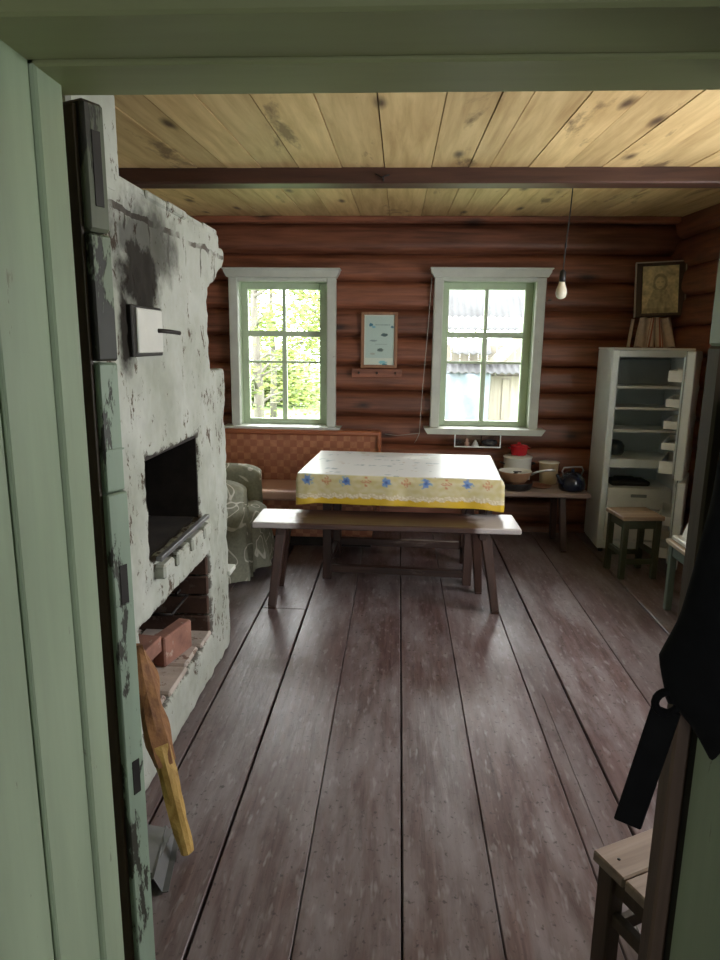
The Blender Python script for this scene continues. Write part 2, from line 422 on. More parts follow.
def tag(o, label, cat, group=None):
    o['label'] = label; o['category'] = cat
    if group: o['group'] = group
    return o
def thing(name, label, cat, loc=(0, 0, 0), rz=0.0, group=None):
    o = bpy.data.objects.new(name, None); C.objects.link(o); o.location = loc; o.rotation_euler = (0, 0, rz)
    o.empty_display_size = .1
    return tag(o, label, cat, group)
def struct(o):
    o['kind'] = 'structure'; return o
def copy_tree(o, parent=None):
    c = o.copy(); C.objects.link(c); c.parent = parent
    for ch in list(o.children): copy_tree(ch, c)
    return c
def set_colors(o, fn):
    me = o.data; at = me.color_attributes.new('Col', 'FLOAT_COLOR', 'POINT')
    for v in me.vertices: at.data[v.index].color = (*fn(v.co), 1)

# ------------------------------------------------------------------ room shell
XR, XL, YB, YF = 2.03, -2.30, 5.30, 1.06
def ceil_z(y): return 2.42 - .035 * (5.3 - y)

# floor: separate boards with dark gaps
fx = [-2.32, -2.05, -1.79, -1.52, -1.26, -1.0, -.757, -.497, -.235, .042, .300, .600, .768, 1.10, 1.461, 1.76, 2.06]
f = MB()
random.seed(4)
for a, b in zip(fx, fx[1:]):
    g = .0016
    ga = .0045 if a in (-.497, .768, -.757, 1.461) else .003 if a == .042 else g
    gb = .0045 if b in (-.497, .768, -.757, 1.461) else .003 if b == .042 else g
    cuts = [.2, 5.42]
    if a == -.757: cuts = [.2, 3.55, 5.42]
    if a == .300: cuts = [.2, 5.42]
    for c0, c1 in zip(cuts, cuts[1:]):
        f.box(a + ga, b - gb, c0 + .003, c1 - .003, -.04, random.uniform(-.002, .0), .003)
f.box(.66, .664, 1.2, 2.70, -.01, .0004)
struct(f.build('floor', M['floor']))
u = MB(); u.box(-2.4, 2.15, -2.4, 5.5, -.12, -.045); struct(u.build('floor_underlay', M['soot']))
h = MB()
for k in range(9): h.box(-1.5 + k * .35, -1.155 + k * .35, -2.3, .195, -.04, -.002, .003)
struct(h.build('floor_hall', M['floor']))

# ceiling boards
cx = [-2.32, -2.06, -1.80, -1.55, -1.30, -1.05, -.90, -.72, -.53, -.31, -.095, .14, .325, .43, .62, .80, .98, 1.17, 1.40, 1.62, 1.84, 2.06]
c = MB()
for i, (a, b) in enumerate(zip(cx, cx[1:])):
    dz = .002 * (i % 2)
    vs = [c.bm.verts.new(p) for p in [(a + .003, 1.0, ceil_z(1.0) + dz), (b - .002, 1.0, ceil_z(1.0) + dz), (b - .002, 5.36, ceil_z(5.36) + dz), (a + .002, 5.36, ceil_z(5.36) + dz)]]
    vt = [c.bm.verts.new(v.co + Vector((0, 0, .03))) for v in vs]
    for q in [(vs[0], vs[3], vs[2], vs[1]), tuple(vt), (vs[0], vs[1], vt[1], vt[0]), (vs[1], vs[2], vt[2], vt[1]), (vs[2], vs[3], vt[3], vt[2]), (vs[3], vs[0], vt[0], vt[3])]:
        c.bm.faces.new(q)
struct(c.build('ceiling', M['ceiling']))
c = MB(); c.box(-2.45, 2.2, .9, 5.55, 2.47, 2.55); struct(c.build('ceiling_backing', M['beam']))

b = MB(); b.box(XL, XR, 3.60, 3.73, 2.288, 2.375, .008); struct(b.build('ceiling_beam', M['beam']))
b = MB(); b.box(XL, XR, 5.235, 5.33, 2.375, 2.425, .012); struct(b.build('trim_1', M['log']))

seams = [-.06, .06, .27, .48, .692, .917, 1.123, 1.326, 1.541, 1.752, 1.96, 2.164, 2.385, 2.56]
def log_wall(name, run, base, holes, seams, mat, axis):
    """hewn logs: each course a bulging strip; run=(a,b) along the wall, base = wall plane"""
    m = MB()
    lo, hi = run
    ns = 64
    def depth(z, t, k):
        z0, z1 = seams[k], seams[k + 1]; q = (z - z0) / (z1 - z0)
        prof = max(0.0, 1 - abs(2 * q - 1) ** 5.0)
        flat = .050 * prof
        # a hewn arris a third of the way up
        flat -= .020 * max(0.0, q - .35)
        return flat + .010 * (noise.noise(Vector((t * .9, k * 3.1, q * 1.2 + 7))))
    for k in range(len(seams) - 1):
        z0, z1 = seams[k], seams[k + 1]
        zs = sorted(set([z0 + (z1 - z0) * j / 14 for j in range(15)] + [hz for hh in holes for hz in hh[2:] if z0 < hz < z1]))
        ts_all = sorted(set([lo + (hi - lo) * i / ns for i in range(ns + 1)] + [t for hh in holes for t in hh[:2]]))
        V = {}
        def vert(t, z):
            key = (round(t, 5), round(z, 5))
            if key not in V:
                d = depth(z, t, k)
                zz = z + .006 * noise.noise(Vector((t * .7, round(z0 if z == z0 else z1 if z == z1 else z, 3) * 5, 2)))
                p = (t, base - d, zz) if axis == 'x' else (base - d, t, zz)
                V[key] = m.bm.verts.new(p)
            return V[key]
        for za, zb in zip(zs, zs[1:]):
            for ta, tb in zip(ts_all, ts_all[1:]):
                tm, zm = (ta + tb) / 2, (za + zb) / 2
                if any(h0 < tm < h1 and g0 < zm < g1 for h0, h1, g0, g1 in holes): continue
                fc = m.bm.faces.new([vert(ta, za), vert(tb, za), vert(tb, zb), vert(ta, zb)] if axis == 'x' else [vert(tb, za), vert(ta, za), vert(ta, zb), vert(tb, zb)])
                fc.smooth = True
    # solid timber behind the rounded faces
    b0, b1 = base + .012, base + .16
    spans = []; cur = lo - .02
    for h0, h1, g0, g1 in sorted(holes):
        spans.append((cur, h0, -.1, 2.6)); spans.append((h0, h1, -.1, g0)); spans.append((h0, h1, g1, 2.6)); cur = h1
    spans.append((cur, hi + .02, -.1, 2.6))
    for t0, t1, z0, z1 in spans:
        if axis == 'x': m.box(t0, t1, b0, b1, z0, z1)
        else: m.box(b0, b1, t0, t1, z0, z1)
    return struct(m.build(name, mat))

WH = [(-1.255, -.560, .835, 1.955), (.320, 1.020, .845, 1.965)]
log_wall('wall_back', (XL - .1, XR + .1), YB + .045, WH, seams, M['log'], 'x')
seams_r = [s_ + .10 for s_ in seams]; seams_r[0] = -.1
W3 = (1.85, 3.35, .82, 2.0)
log_wall('wall_right', (1.0, YB + .1), XR + .045, [W3], seams_r, M['log_y'], 'y')
w = MB(); w.box(XL - .15, XL, .9, 5.5, -.1, 2.6); struct(w.build('wall_left', M['plaster']))
# wall with the doorway between hall and room
w = MB()
w.box(-2.45, -.555, .80, YF, -.1, 2.6); w.box(.515, 2.2, .80, YF, -.1, 2.6); w.box(-.555, .515, .80, YF, 1.91, 2.6)
struct(w.build('wall_front', M['hall_wall']))
# hall around the camera, open at its outer door
w = MB(); w.box(-1.6, -1.5, -2.3, .8, -.1, 2.45); struct(w.build('wall_hall_left', M['hall_wall']))
w = MB(); w.box(1.5, 1.6, -2.3, .8, -.1, 2.45); struct(w.build('wall_hall_right', M['hall_wall']))
w = MB(); w.box(-1.6, .05, -2.4, -2.3, -.1, 2.45); w.box(.33, 1.6, -2.4, -2.3, -.1, 2.45); w.box(.05, .33, -2.4, -2.3, 2.05, 2.45); struct(w.build('wall_hall_back', M['hall_wall']))
w = MB(); w.box(-1.6, 1.6, -2.4, .82, 2.35, 2.45); struct(w.build('ceiling_hall', M['hall_wall']))

# door frame (greenish, stepped) ------------------------------------------------
w = MB()
w.box(-.60, -.515, .50, .838, -.04, 1.93, .004)            # broad facing board, hall side
w.box(-.60, -.510, .842, .968, -.04, 1.90, .002)           # outer reveal board
w.box(-.60, -.501, .968, 1.042, -.04, 1.90, .003)          # step and inner jamb
struct(w.build('trim_2', M['green_wood']))
w = MB()
w.box(-.60, .60, .842, .968, 1.867, 2.0, .004)
w.box(-.60, .60, .968, 1.082, 1.861, 1.95, .003)
w.box(-.60, .60, .80, .842, 1.90, 2.1, .006)
struct(w.build('trim_3', M['green_wood_x']))
w = MB()
w.box(.470, .56, .50, .950, -.04, 1.90, .004)
struct(w.build('trim_4', M['green_wood']))
w = MB()
w.box(.476, .56, .950, .978, -.04, 1.9); w.mi = 1  # near-black strip: shadow of the rebate put into the colour
w.box(.450, .56, .978, 1.020, -.04, 1.50, .004); w.mi = 2
w.box(.450, .56, .978, 1.020, 1.50, 1.9, .004); w.mi = 0; w.box(.49, .56, 1.02, 1.06, -.04, 1.9)
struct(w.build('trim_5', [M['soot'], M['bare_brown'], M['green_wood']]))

# open door leaf ------------------------------------------------------------------
dl = thing('door_1', 'open plank door leaf with peeling green edge at left of the doorway', 'door', (-.505, 1.197, 0), 0)
dl['kind'] = 'structure'
ang = rad(65)
ux, uy = -math.sin(ang), math.cos(ang)          # leaf runs away to the left
dm = Matrix(((ux, -uy, 0, 0), (uy, ux, 0, 0), (0, 0, 1, 0), (0, 0, 0, 1)))   # local x along leaf, local y through its thickness
# edge faces the opening; corners at local y = 0 (far) .. +.066 (near)
p = MB()
p.box(0, .88, 0, .048, .03, 1.22, .003, dm); p.box(.003, .88, .001, .047, 1.222, 1.458, .004, dm)
for z in (1.0, 1.3): p.box(-.0015, 0.001, .004, .044, z, z + .003, 0, dm)
p.build('leaf', M['door_green'], dl)
p = MB(); p.box(.001, .88, .001, .047, 1.461, 1.676, .004, dm); p.build('middle_rail', M['door_flaky'], dl)
p = MB(); p.box(.0, .88, .0, .048, 1.679, 1.885, .006, dm); p.build('upper_rail', M['door_dark'], dl)
p = MB(); p.box(.012, .88, .048, .056, .03, 1.875, .001, dm); p.build('shade_toned_face', M['bare_brown'], dl)  # dark bare wood here also paints in the shade of the narrow gap
p = MB(); p.mi = 0
for z0, z1 in ((1.72, 1.84), (1.0, 1.08), (.59, .665)):
    p.box(-.0015, .004, .014, .032, z0, z1, .0005, dm)
p.build('hinge_plate', M['dark_iron'], dl)
p = MB(); p.box(.10, .78, .056, .076, .35, .47, .004, dm); p.box(.10, .78, .056, .076, 1.45, 1.57, .004, dm)
p.build('door_ledge', M['door_green'], dl)

# ------------------------------------------------------------------ windows
def window(n, x0, x1, z0, z1, panes):
    """x0..x1, z0..z1: visible opening at the wall face"""
    r = bpy.data.objects.new('window_%d' % n, None); C.objects.link(r); r['kind'] = 'structure'
    xa, xb = x0 - .072, x1 + .072
    m = MB()
    m.box(xa, x0 - .002, 5.225, 5.30, z0 - .01, z1 + .03, .006)
    m.box(x1 + .002, xb, 5.225, 5.30, z0 - .01, z1 + .03, .006)
    m.box(x0 - .01, x1 + .01, 5.232, 5.30, z1, z1 + .03, .005)
    m.prism([(xa - .030, z1 + .088), (xb + .030, z1 + .088), (xb + .025, z1 + .065), (xb + .004, z1 + .028), (xa - .004, z1 + .028), (xa - .025, z1 + .065)], 'y', 5.19, 5.30)
    m.box(xa - .036, xb + .036, 5.165, 5.30, z1 + .084, z1 + .095, .003)
    m.build('casing', M['case_white'], r)
    m = MB()
    m.prism([(xa - .05, z0 + .0), (xb + .05, z0 + .0), (xb + .02, z0 - .045), (xa - .02, z0 - .045)], 'y', 5.15, 5.56)
    m.build('sill', M['case_white'], r)
    m = MB()   # lining boards of the opening
    m.box(x0 - .03, x0, 5.29, 5.56, z0, z1 + .03); m.box(x1, x1 + .03, 5.29, 5.56, z0, z1 + .03)
    m.box(x0, x1, 5.29, 5.56, z1, z1 + .03)
    m.build('lining', M['sash_green'], r)
    # sash
    a, b, t0, t1, br, zb = panes
    Y0, Y1 = 5.36, 5.40
    m = MB()
    m.box(x0, a, Y0 - .01, Y1, z0, z1, .003); m.box(b, x1, Y0 - .01, Y1, z0, z1, .003)
    m.box(a, b, Y0 - .01, Y1, t1, z1, .003); m.box(a, b, Y0 - .01, Y1, z0, zb, .003)
    m.box(a, b, Y0 - .006, Y1, t0 - .045, t0, .003)
    mid = (a + b) / 2
    m.box(mid - .018, mid + .018, Y0 - .004, Y1, zb, t0 - .045, .003); m.box(mid - .013, mid + .013, Y0, Y1, t0, t1, .003)
    m.box(a, b, Y0 + .008, Y1 - .005, br - .009, br + .009, .002)
    m.build('sash', M['sash_green'], r)
    for (q0, q1) in ((a, mid - .015), (mid + .015, b)):
        for (s0, s1) in ((t0, t1), (br + .008, t0 - .045), (zb, br - .008)):
            m = MB(); m.box(q0 - .004, q1 + .004, Y0 + .018, Y0 + .022, s0 - .004, s1 + .004); m.build('pane', M['glass'], r)
    return r
window(1, -1.250, -.565, .84, 1.945, (-1.20, -.63, 1.578, 1.893, 1.335, .882))
window(2, .325, 1.015, .85, 1.955, (.375, .955, 1.585, 1.905, 1.350, .892))
# side window in the right wall, towards the doorway
r = bpy.data.objects.new('window_3', None); C.objects.link(r); r['kind'] = 'structure'
m = MB()
m.box(1.95, 2.30, W3[0] - .08, W3[0], .82, 2.12, .004); m.box(1.95, 2.30, W3[1], W3[1] + .08, .82, 2.12, .004); m.box(1.95, 2.30, W3[0] - .1, W3[1] + .1, 2.0, 2.12, .004)
m.box(1.90, 2.30, W3[0] - .1, W3[1] + .1, .775, .82, .004); m.build('casing', M['case_white'], r)
m = MB(); m.box(2.14, 2.18, 2.58, 2.62, .82, 2.0); m.box(2.14, 2.18, W3[0], W3[1], 1.6, 1.64); m.build('sash', M['sash_green'], r)

# ------------------------------------------------------------------ stove
st = thing('russian_stove', 'big whitewashed brick stove with soot stain and dark mouth at left', 'stove', (0, 0, 0))
SX0, SX1, SY0 = -2.05, -.815, 1.72
m = MB()
m.box(SX0, SX1, SY0, 3.08, 0.002, .20)
m.box(SX0, SX1, SY0, 1.95, .19, .59); m.box(SX0, SX1, 2.765, 3.08, .19, .59); m.box(SX0, -1.45, 1.9, 2.8, .19, .59)
m.box(SX0, SX1, SY0, 3.09, .58, .765)
m.box(SX0, SX1, SY0, 2.085, .75, 1.13); m.box(SX0, SX1, 2.655, 3.10, .75, 1.13); m.box(SX0, -1.55, 2.0, 2.7, .75, 1.13)
m.box(SX0, SX1, SY0, 3.10, 1.118, 1.37)
# upper body with the corbelled far end
m.prism([(SY0, 1.34), (2.865, 1.34), (2.865, 1.66), (2.89, 1.71), (2.98, 1.745), (3.05, 1.79), (3.15, 1.83), (3.18, 1.87), (3.165, 1.91), (SY0, 1.91)], 'x', SX0, SX1)
m.box(SX0, SX1 + .006, SY0, 3.06, 1.885, 1.955)
stove_body = m.build('body', M['stove'], st)
rm = stove_body.modifiers.new('remesh', 'REMESH'); rm.mode = 'VOXEL'; rm.voxel_size = .011; rm.use_smooth_shade = True
tx = bpy.data.textures.new('plaster_lumps', 'CLOUDS'); tx.noise_scale = .09; tx.noise_depth = 3
dp = stove_body.modifiers.new('lumps', 'DISPLACE'); dp.texture = tx; dp.strength = .022; dp.mid_level = .5; dp.texture_coords = 'GLOBAL'
m = MB(); m.box(-1.25, -.812, SY0, 2.005, 1.90, 2.305, .01); m.build('chimney', M['stove'], st)
m = MB()
random.seed(3)
y = SY0 + .03
while y < 2.92:
    L = random.uniform(.18, .26); m.box(-1.2, SX1 + random.uniform(-.012, .016), y, min(y + L, 3.03), 1.935, 1.962 + random.uniform(-.004, .012), .006); y += L + .006
m.build('top_course', M['stove'], st)
# sooty lining of the mouth
m = MB()
m.box(-1.56, -.823, 2.02, 2.093, .755, 1.125); m.box(-1.56, -.823, 2.648, 2.70, .755, 1.125); m.box(-1.58, -1.50, 2.0, 2.7, .755, 1.125)
m.box(-1.56, -.84, 2.05, 2.68, .752, .776); m.box(-1.56, -.825, 2.05, 2.68, 1.108, 1.13)
m.build('firebox_lining', M['soot'], st)
m = MB()
for i in range(4):
    z = .205 + i * .092
    m.box(-1.5, -.825, 2.748, 2.77, z, z + .084, .006)
    m.box(-1.5, -.87, 1.94, 1.965, z, z + .084, .006)
    for k in range(4): m.box(-1.47, -1.40, 1.96 + k * .2, 2.15 + k * .2, z, z + .084, .006)
m.box(-1.5, -.86, 1.94, 2.78, .572, .592)
m.build('niche_lining', M['brick_dark'], st)
m = MB()
for k, (a, b) in enumerate(((1.90, 2.20), (2.21, 2.42), (2.43, 2.60), (2.61, 2.765))):
    m.box(-1.12, -.83 + .012 * (k % 2), a, b, .195, .218, .008)
    m.box(-1.42, -1.13, a, b, .195, .214, .008)
m.build('niche_floor', M['firebrick_white'], st)
# ledge of the mouth: brick noses with gaps and an iron strip
m = MB()
for a, b in ((2.10, 2.20), (2.235, 2.375), (2.41, 2.55), (2.575, 2.66)): m.box(-.90, -.772, a, b, .700, .752, .008)
m.build('mouth_ledge', M['stove'], st)
m = MB(); m.box(-.80, -.778, 2.09, 2.66, .768, .786, .003); m.build('ledge_bar', M['zinc'], st)
# damper door
m = MB(); m.box(-.83, -.800, 2.00, 2.255, 1.447, 1.602, .003); m.build('damper_frame', M['dark_iron'], st)
m = MB(); m.box(-.81, -.794, 2.03, 2.245, 1.458, 1.594, .003); dd = m.build('damper_door', M['plaster'], st)
m = MB(); m.tube([(-.80, 2.20, 1.528), (-.785, 2.205, 1.528), (-.77, 2.25, 1.526), (-.755, 2.30, 1.522)], .007, 8); m.build('handle', M['dark_iron'], dd)
m = MB(); m.tube([(-.90, 2.49, .405), (-.90, 2.70, .405)], .006, 6); m.tube([(-1.0, 2.49, .40), (-.90, 2.49, .405)], .006, 6); m.tube([(-1.0, 2.70, .40), (-.90, 2.70, .405)], .006, 6); m.tube([(-.95,2.7,.41),(-.95,2.75,.41)],.006,6)
m.build('grate_rod', M['dark_iron'], st)
# low white step board on the far end of the stove
m = MB(); m.box(-.98, -.80, 3.05, 3.16, .37, .395, .004); m.build('end_shelf', M['case_white'], st)

# loose bricks in the niche
def brick(c, rz, ry=0.0, label='', mat='brick', size=(.12, .24, .065)):
    m = MB(); m.cbox((0, 0, 0), size, .006)
    o = m.build('brick', M[mat]); o.location = c; o.rotation_euler = (0, ry, rz)
    return tag(o, label, 'brick', 'loose bricks in the stove niche')
brick((-1.0, 2.27, .2505), rad(8), 0, 'dusty brick lying flat at the front left of the stove niche')
brick((-.985, 2.30, .3155), rad(-6), 0, 'dusty brick lying on top of another brick in the stove niche')
brick((-.905, 2.50, .2805), rad(-14), rad(0), 'pinkish brick standing on its edge in the stove niche', size=(.06, .20, .125))

# split piece of wood leaning on the stove
sw = thing('split_log', 'yellow and orange splintered piece of wood leaning against the stove', 'wood', (-.585, 1.66, 0.0))
def lean(t): return Vector((-.195 * t, .20 * t, .54 * t))
m = MB(); V = []
N = 18; K = 10
def ring(t, w, d, seed, rag):
    c = lean(t); out = []
    ax = Vector((.62, .78, 0)); ay = Vector((.78, -.62, .25)).normalized()
    for k in range(K):
        a = 2 * PI * k / K
        rr = 1 + rag * noise.noise(Vector((k * 1.3, t * 6, seed)))
        out.append(c + ax * (w * math.cos(a) * rr) + ay * (d * math.sin(a) * rr))
    return out
def strand(m, t0, t1, wfn, dfn, seed, rag):
    R = [[m.bm.verts.new(q) for q in ring(t0 + (t1 - t0) * i / N, wfn(i / N), dfn(i / N), seed, rag)] for i in range(N + 1)]
    for a, b in zip(R, R[1:]):
        for k in range(K): m.bm.faces.new([a[k], a[(k + 1) % K], b[(k + 1) % K], b[k]])
    m.bm.faces.new(list(reversed(R[0]))); m.bm.faces.new(R[-1])
strand(m, .035, .56, lambda q: .020 + .012 * q, lambda q: .018 + .004 * q, 2, .35)
m.build('pale_split_end', M['log_rough_yellow'], sw)
m = MB(); strand(m, .46, 1.06, lambda q: .034 + .010 * math.sin(q * 3) - .022 * max(0, q - .7) * 3, lambda q: .020, 5, .45)
m.build('bark_side', M['log_rough_brown'], sw)

# folded metal sheet on the floor
m = MB()
prof = [(-.74, .004), (-.70, .004), (-.665, .006), (-.648, .045), (-.640, .048), (-.618, .006), (-.600, .010)]
for i in range(len(prof) - 1):
    (xa, za), (xb, zb) = prof[i], prof[i + 1]
    def P(x, z, yy, s_): return (x + (0 if yy > 1.6 else .035), yy, z)
    q = [(xa, 1.53, za), (xb, 1.53, zb), (xb - .035, 1.735, zb), (xa - .035, 1.735, za)]
    vs = [m.bm.verts.new(v) for v in q] + [m.bm.verts.new((v[0], v[1], v[2] + .0025)) for v in q]
    for fidx in [(3, 2, 1, 0), (4, 5, 6, 7), (0, 1, 5, 4), (1, 2, 6, 5), (2, 3, 7, 6), (3, 0, 4, 7)]: m.bm.faces.new([vs[i_] for i_ in fidx])
m.cbox((-.70, 1.64, .052), (.10, .17, .003), 0, Matrix.Rotation(rad(10), 3, 'Y'))
m.bar((-.73, 1.60, .004), (-.73, 1.60, .05), .01, .05)
tag(m.build('metal_sheet', M['zinc']), 'grey bent metal sheet lying on the floor beside the leaning wood', 'metal sheet')

# ------------------------------------------------------------------ table, cloth, bench
tb = thing('dining_table', 'dark wooden table with floor stretchers under the flowered cloth', 'table', (.025, 4.27, 0), rad(-3))
m = MB(); m.box(-.56, .56, -.40, .395, .695, .722, .004); m.build('tabletop', M['table_wood'], tb)
m = MB(); m.box(-.46, .46, -.225, -.20, .60, .695, .003); m.box(-.46, .46, .20, .225, .60, .695, .003); m.box(-.46, -.435, -.2, .2, .60, .695); m.box(.435, .46, -.2, .2, .60, .695); m.build('apron', M['table_wood'], tb)
for sx, sy in ((-1, -1), (1, -1), (1, 1), (-1, 1)):
    m = MB(); m.box(sx * .445 - .028, sx * .445 + .028, sy * .215 - .028, sy * .215 + .028, 0.0, .69, .004); m.build('leg', M['table_wood_z'], tb)
for sy, z in ((-1, .045), (1, .10)):
    m = MB(); m.box(-.42, .42, sy * .215 - .018, sy * .215 + .018, z, z + .05, .004); m.build('stretcher', M['table_wood'], tb)
for sx in (-1, 1):
    m = MB(); m.box(sx * .445 - .018, sx * .445 + .018, -.20, .20, .085, .125, .004); m.build('stretcher', M['table_wood'], tb)

def cloth():
    hx, hy, drop, top = .600, .425, .178, .7275
    m = MB()
    lines = []
    per = []
    nx, ny, nd = 150, 70, 34
    # top surface
    V = m.grid(lambda u_, v_: (-hx + 2 * hx * u_, -hy + 2 * hy * v_, top + .0012 * noise.noise(Vector((u_ * 7, v_ * 5, 1)))), nx, ny)
    edge = [V[i][0] for i in range(nx)] + [V[nx][j] for j in range(ny)] + [V[nx - i][ny] for i in range(nx)] + [V[0][ny - j] for j in range(ny)]
    n = len(edge); prev = edge; s_ = 0.0
    cs = [v.co.copy() for v in edge]
    arc = [0.0]
    for i in range(1, n): arc.append(arc[-1] + (cs[i] - cs[i - 1]).length)
    layer = {}
    for k in range(1, nd + 1):
        d = drop * k / nd; row = []
        for i, c0 in enumerate(cs):
            ax = max(0, abs(c0.x) - hx + .10) / .10; ay = max(0, abs(c0.y) - hy + .10) / .10
            corner = ax * ay
            out = Vector((math.copysign(1, c0.x) if abs(abs(c0.x) - hx) < 1e-5 else 0, math.copysign(1, c0.y) if abs(abs(c0.y) - hy) < 1e-5 else 0, 0))
            if out.length: out.normalize()
            fl = (.018 if c0.x > hx - 1e-4 else .008) * min(1, d / .03) + .006 * math.sin(arc[i] * 17 + noise.noise(Vector((arc[i] * 3, 0, 0))) * 3) * (d / drop) + .004 * corner * (d / drop)
            extra = .012 * corner * (d / drop)
            z = top - d - extra + .004 * noise.noise(Vector((arc[i] * 4, 3, 0))) * (d / drop)
            q = m.bm.verts.new((c0.x + out.x * fl, c0.y + out.y * fl, z)); row.append(q); layer[q] = (arc[i], d)
        for i in range(n):
            fc = m.bm.faces.new([prev[i], prev[(i + 1) % n], row[(i + 1) % n], row[i]]); fc.smooth = True
        prev = row
    m.bm.verts.index_update(); info = {v.index: layer[v] for v in m.bm.verts if v in layer}
    bmesh.ops.recalc_face_normals(m.bm, faces=m.bm.faces[:])
    o = m.build('tablecloth', M['oilcloth'])
    me = o.data; at = me.color_attributes.new('Col', 'FLOAT_COLOR', 'POINT')
    P = .118
    def mixc(a, b, t): return tuple(x * (1 - t) + y * t for x, y in zip(a, b))
    for v in me.vertices:
        if v.index in info:
            s_, d = info[v.index]
            col = (.50, .43, .20)
            col = mixc(col, (.56, .50, .31), max(0, min(1, (.5 + 1.2 * noise.noise(Vector((s_ * 30, d * 40, 0)))))))
            kk = math.floor(s_ / P); lu = (s_ / P - kk - .5) * P; lv = d - .036
            r = math.hypot(lu, lv); a = math.atan2(lv, lu)
            if kk % 2 == 0:
                R = .029 * (.84 + .16 * math.cos(6 * a + kk)) * (1 + .35 * noise.noise(Vector((s_ * 45, d * 45, 8))))
                if r < R: col = (.12, .22, .45) if r > .010 else (.05, .10, .28)
                elif r < .041 and noise.noise(Vector((s_ * 60, d * 60, 4))) > .25: col = (.25, .36, .38)
            else:
                R = .026 * (.7 + .3 * math.cos(4 * a))
                if abs(r - R) < .0042: col = (.46, .20, .10)
                elif r < R * .45: col = (.55, .33, .18)
            sc = .107 + .011 * abs(math.sin(s_ * 42)) + .004 * math.sin(s_ * 11)
            if d > sc: col = (.56, .47, .30) if noise.noise(Vector((s_ * 110, d * 110, 1))) > -.05 else (.70, .63, .48)
            if d > sc + .026: col = (.58, .38, .03)
        else:
            x, y = v.co.x, v.co.y
            col = (.74, .75, .74)
            q = noise.noise(Vector((x * 9 + y * 3, y * 14, 2)))
            q2 = noise.noise(Vector((x * 26, y * 48, 5)))
            if q > .33 and q2 > .05: col = (.33, .40, .42)
            elif q < -.42 and q2 > .15: col = (.50, .42, .34)
        at.data[v.index].color = (*col, 1)
    return o
cl = cloth(); cl.location = (.032, 4.262, 0); cl.rotation_euler = (0, 0, rad(-3))
sol = cl.modifiers.new('thickness', 'SOLIDIFY'); sol.thickness = .002; sol.offset = 1
tag(cl, 'white and yellow oilcloth with blue flowers draped over the dining table', 'tablecloth')

bn = thing('bench', 'long dark backless bench in front of the table with worn ends and sky sheen painted on', 'bench', (-.06, 3.72, 0))
m = MB(); m.box(-.745, .755, -.155, .165, .468, .502, .006)
bt = m.build('plank', M['bench_top'], bn)
for sx, sy, bx, by in ((-.585, -.09, -.635, -.165), (-.585, .11, -.65, .20), (.565, -.08, .635, -.13), (.535, .11, .575, .17)):
    m = MB(); m.bar((bx, by, 0.012), (sx, sy, .47), .044, .050, .005, 0, .058, .058); m.box(bx - .02, bx + .02, by - .022, by + .022, 0, .014)
    m.build('leg', M['table_wood_z'], bn)
for sx in (-.585, .55):
    m = MB(); m.box(sx - .022, sx + .022, -.13, .14, .425, .468, .004); m.build('crossbar', M['table_wood'], bn)

# sofa bench (banquette) under the left window
sb = thing('sofa_bench', 'orange brown kitchen sofa bench with woven check back under the left window', 'bench', (-.84, 5.0, 0))
m = MB(); m.box(-.72, .700, .135, .20, .20, .79, .006); m.build('backrest', M['basket'], sb)
m = MB(); m.box(-.74, .715, .11, .215, .782, .822, .010); m.box(.685, .715, .11, .215, .12, .80, .006); m.box(-.74, -.715, .11, .215, .12, .80, .006); m.build('back_frame', M['sofa_wood'], sb)
m = MB(); m.box(-.73, .69, -.315, .13, .355, .425, .022, None, 3); m.build('seat', M['seat_pink'], sb)
m = MB(); m.box(-.71, .67, -.285, .12, .08, .355, .004); m.build('front_panel', M['basket'], sb)
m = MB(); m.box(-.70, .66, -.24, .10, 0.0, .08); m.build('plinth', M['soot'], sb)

# slip-covered armchair half hidden by the stove
ac = thing('armchair', 'armchair under a grey green vine patterned cover behind the stove end', 'armchair', (-1.32, 4.25, 0))
def puff(name, x0, x1, y0, y1, z0, z1, flare=.04, amp=.02, round_=.08, seed=0):
    m = MB(); NU, NVV = 72, 26
    cx0, cy0 = (x0 + x1) / 2, (y0 + y1) / 2; hx, hy = (x1 - x0) / 2, (y1 - y0) / 2
    def fn(u_, v_):
        a = 2 * PI * u_
        ca, sa = math.cos(a), math.sin(a)
        e = 5.0
        k = (abs(ca) ** e + abs(sa) ** e) ** (-1 / e)
        if v_ < .72:
            q = v_ / .72; z = z0 + (z1 - round_ - z0) * q; s_ = 1.0; fl = flare * (1 - q)
            fold = amp * math.sin(a * 11 + 2 * noise.noise(Vector((ca * 2, sa * 2, seed)))) * (1 - q * .75)
        else:
            q = (v_ - .72) / .28; th = q * PI / 2
            z = z1 - round_ + round_ * math.sin(th); s_ = 1 - (1 - math.cos(th)) * min(1.0, round_ / min(hx, hy)) if q < .999 else 0.0
            fl = 0; fold = amp * .25 * math.sin(a * 11) * (1 - q)
            if q > .6: s_ *= 1 - ((q - .6) / .4) ** 1.2
        w = 1 + .0
        n_ = noise.noise(Vector((ca * 1.7, sa * 1.7, z * 5 + seed))) * .018
        return (cx0 + ca * k * (hx * s_ + (fl + fold) * (1 if s_ > .5 else s_) + n_ * s_), cy0 + sa * k * (hy * s_ + (fl + fold) * (1 if s_ > .5 else s_) + n_ * s_), z + n_ * .6)
    m.grid(fn, NU, NVV)
    bmesh.ops.remove_doubles(m.bm, verts=m.bm.verts[:], dist=.0005)
    bmesh.ops.recalc_face_normals(m.bm, faces=m.bm.faces[:])
    return m.build(name, M['vine'], ac, True)
puff('armrest', -.28, .375, -.36, -.16, .02, .655, .03, .02, .07, 1)
puff('armrest', -.28, .36, .20, .38, .02, .655, .03, .02, .07, 4)
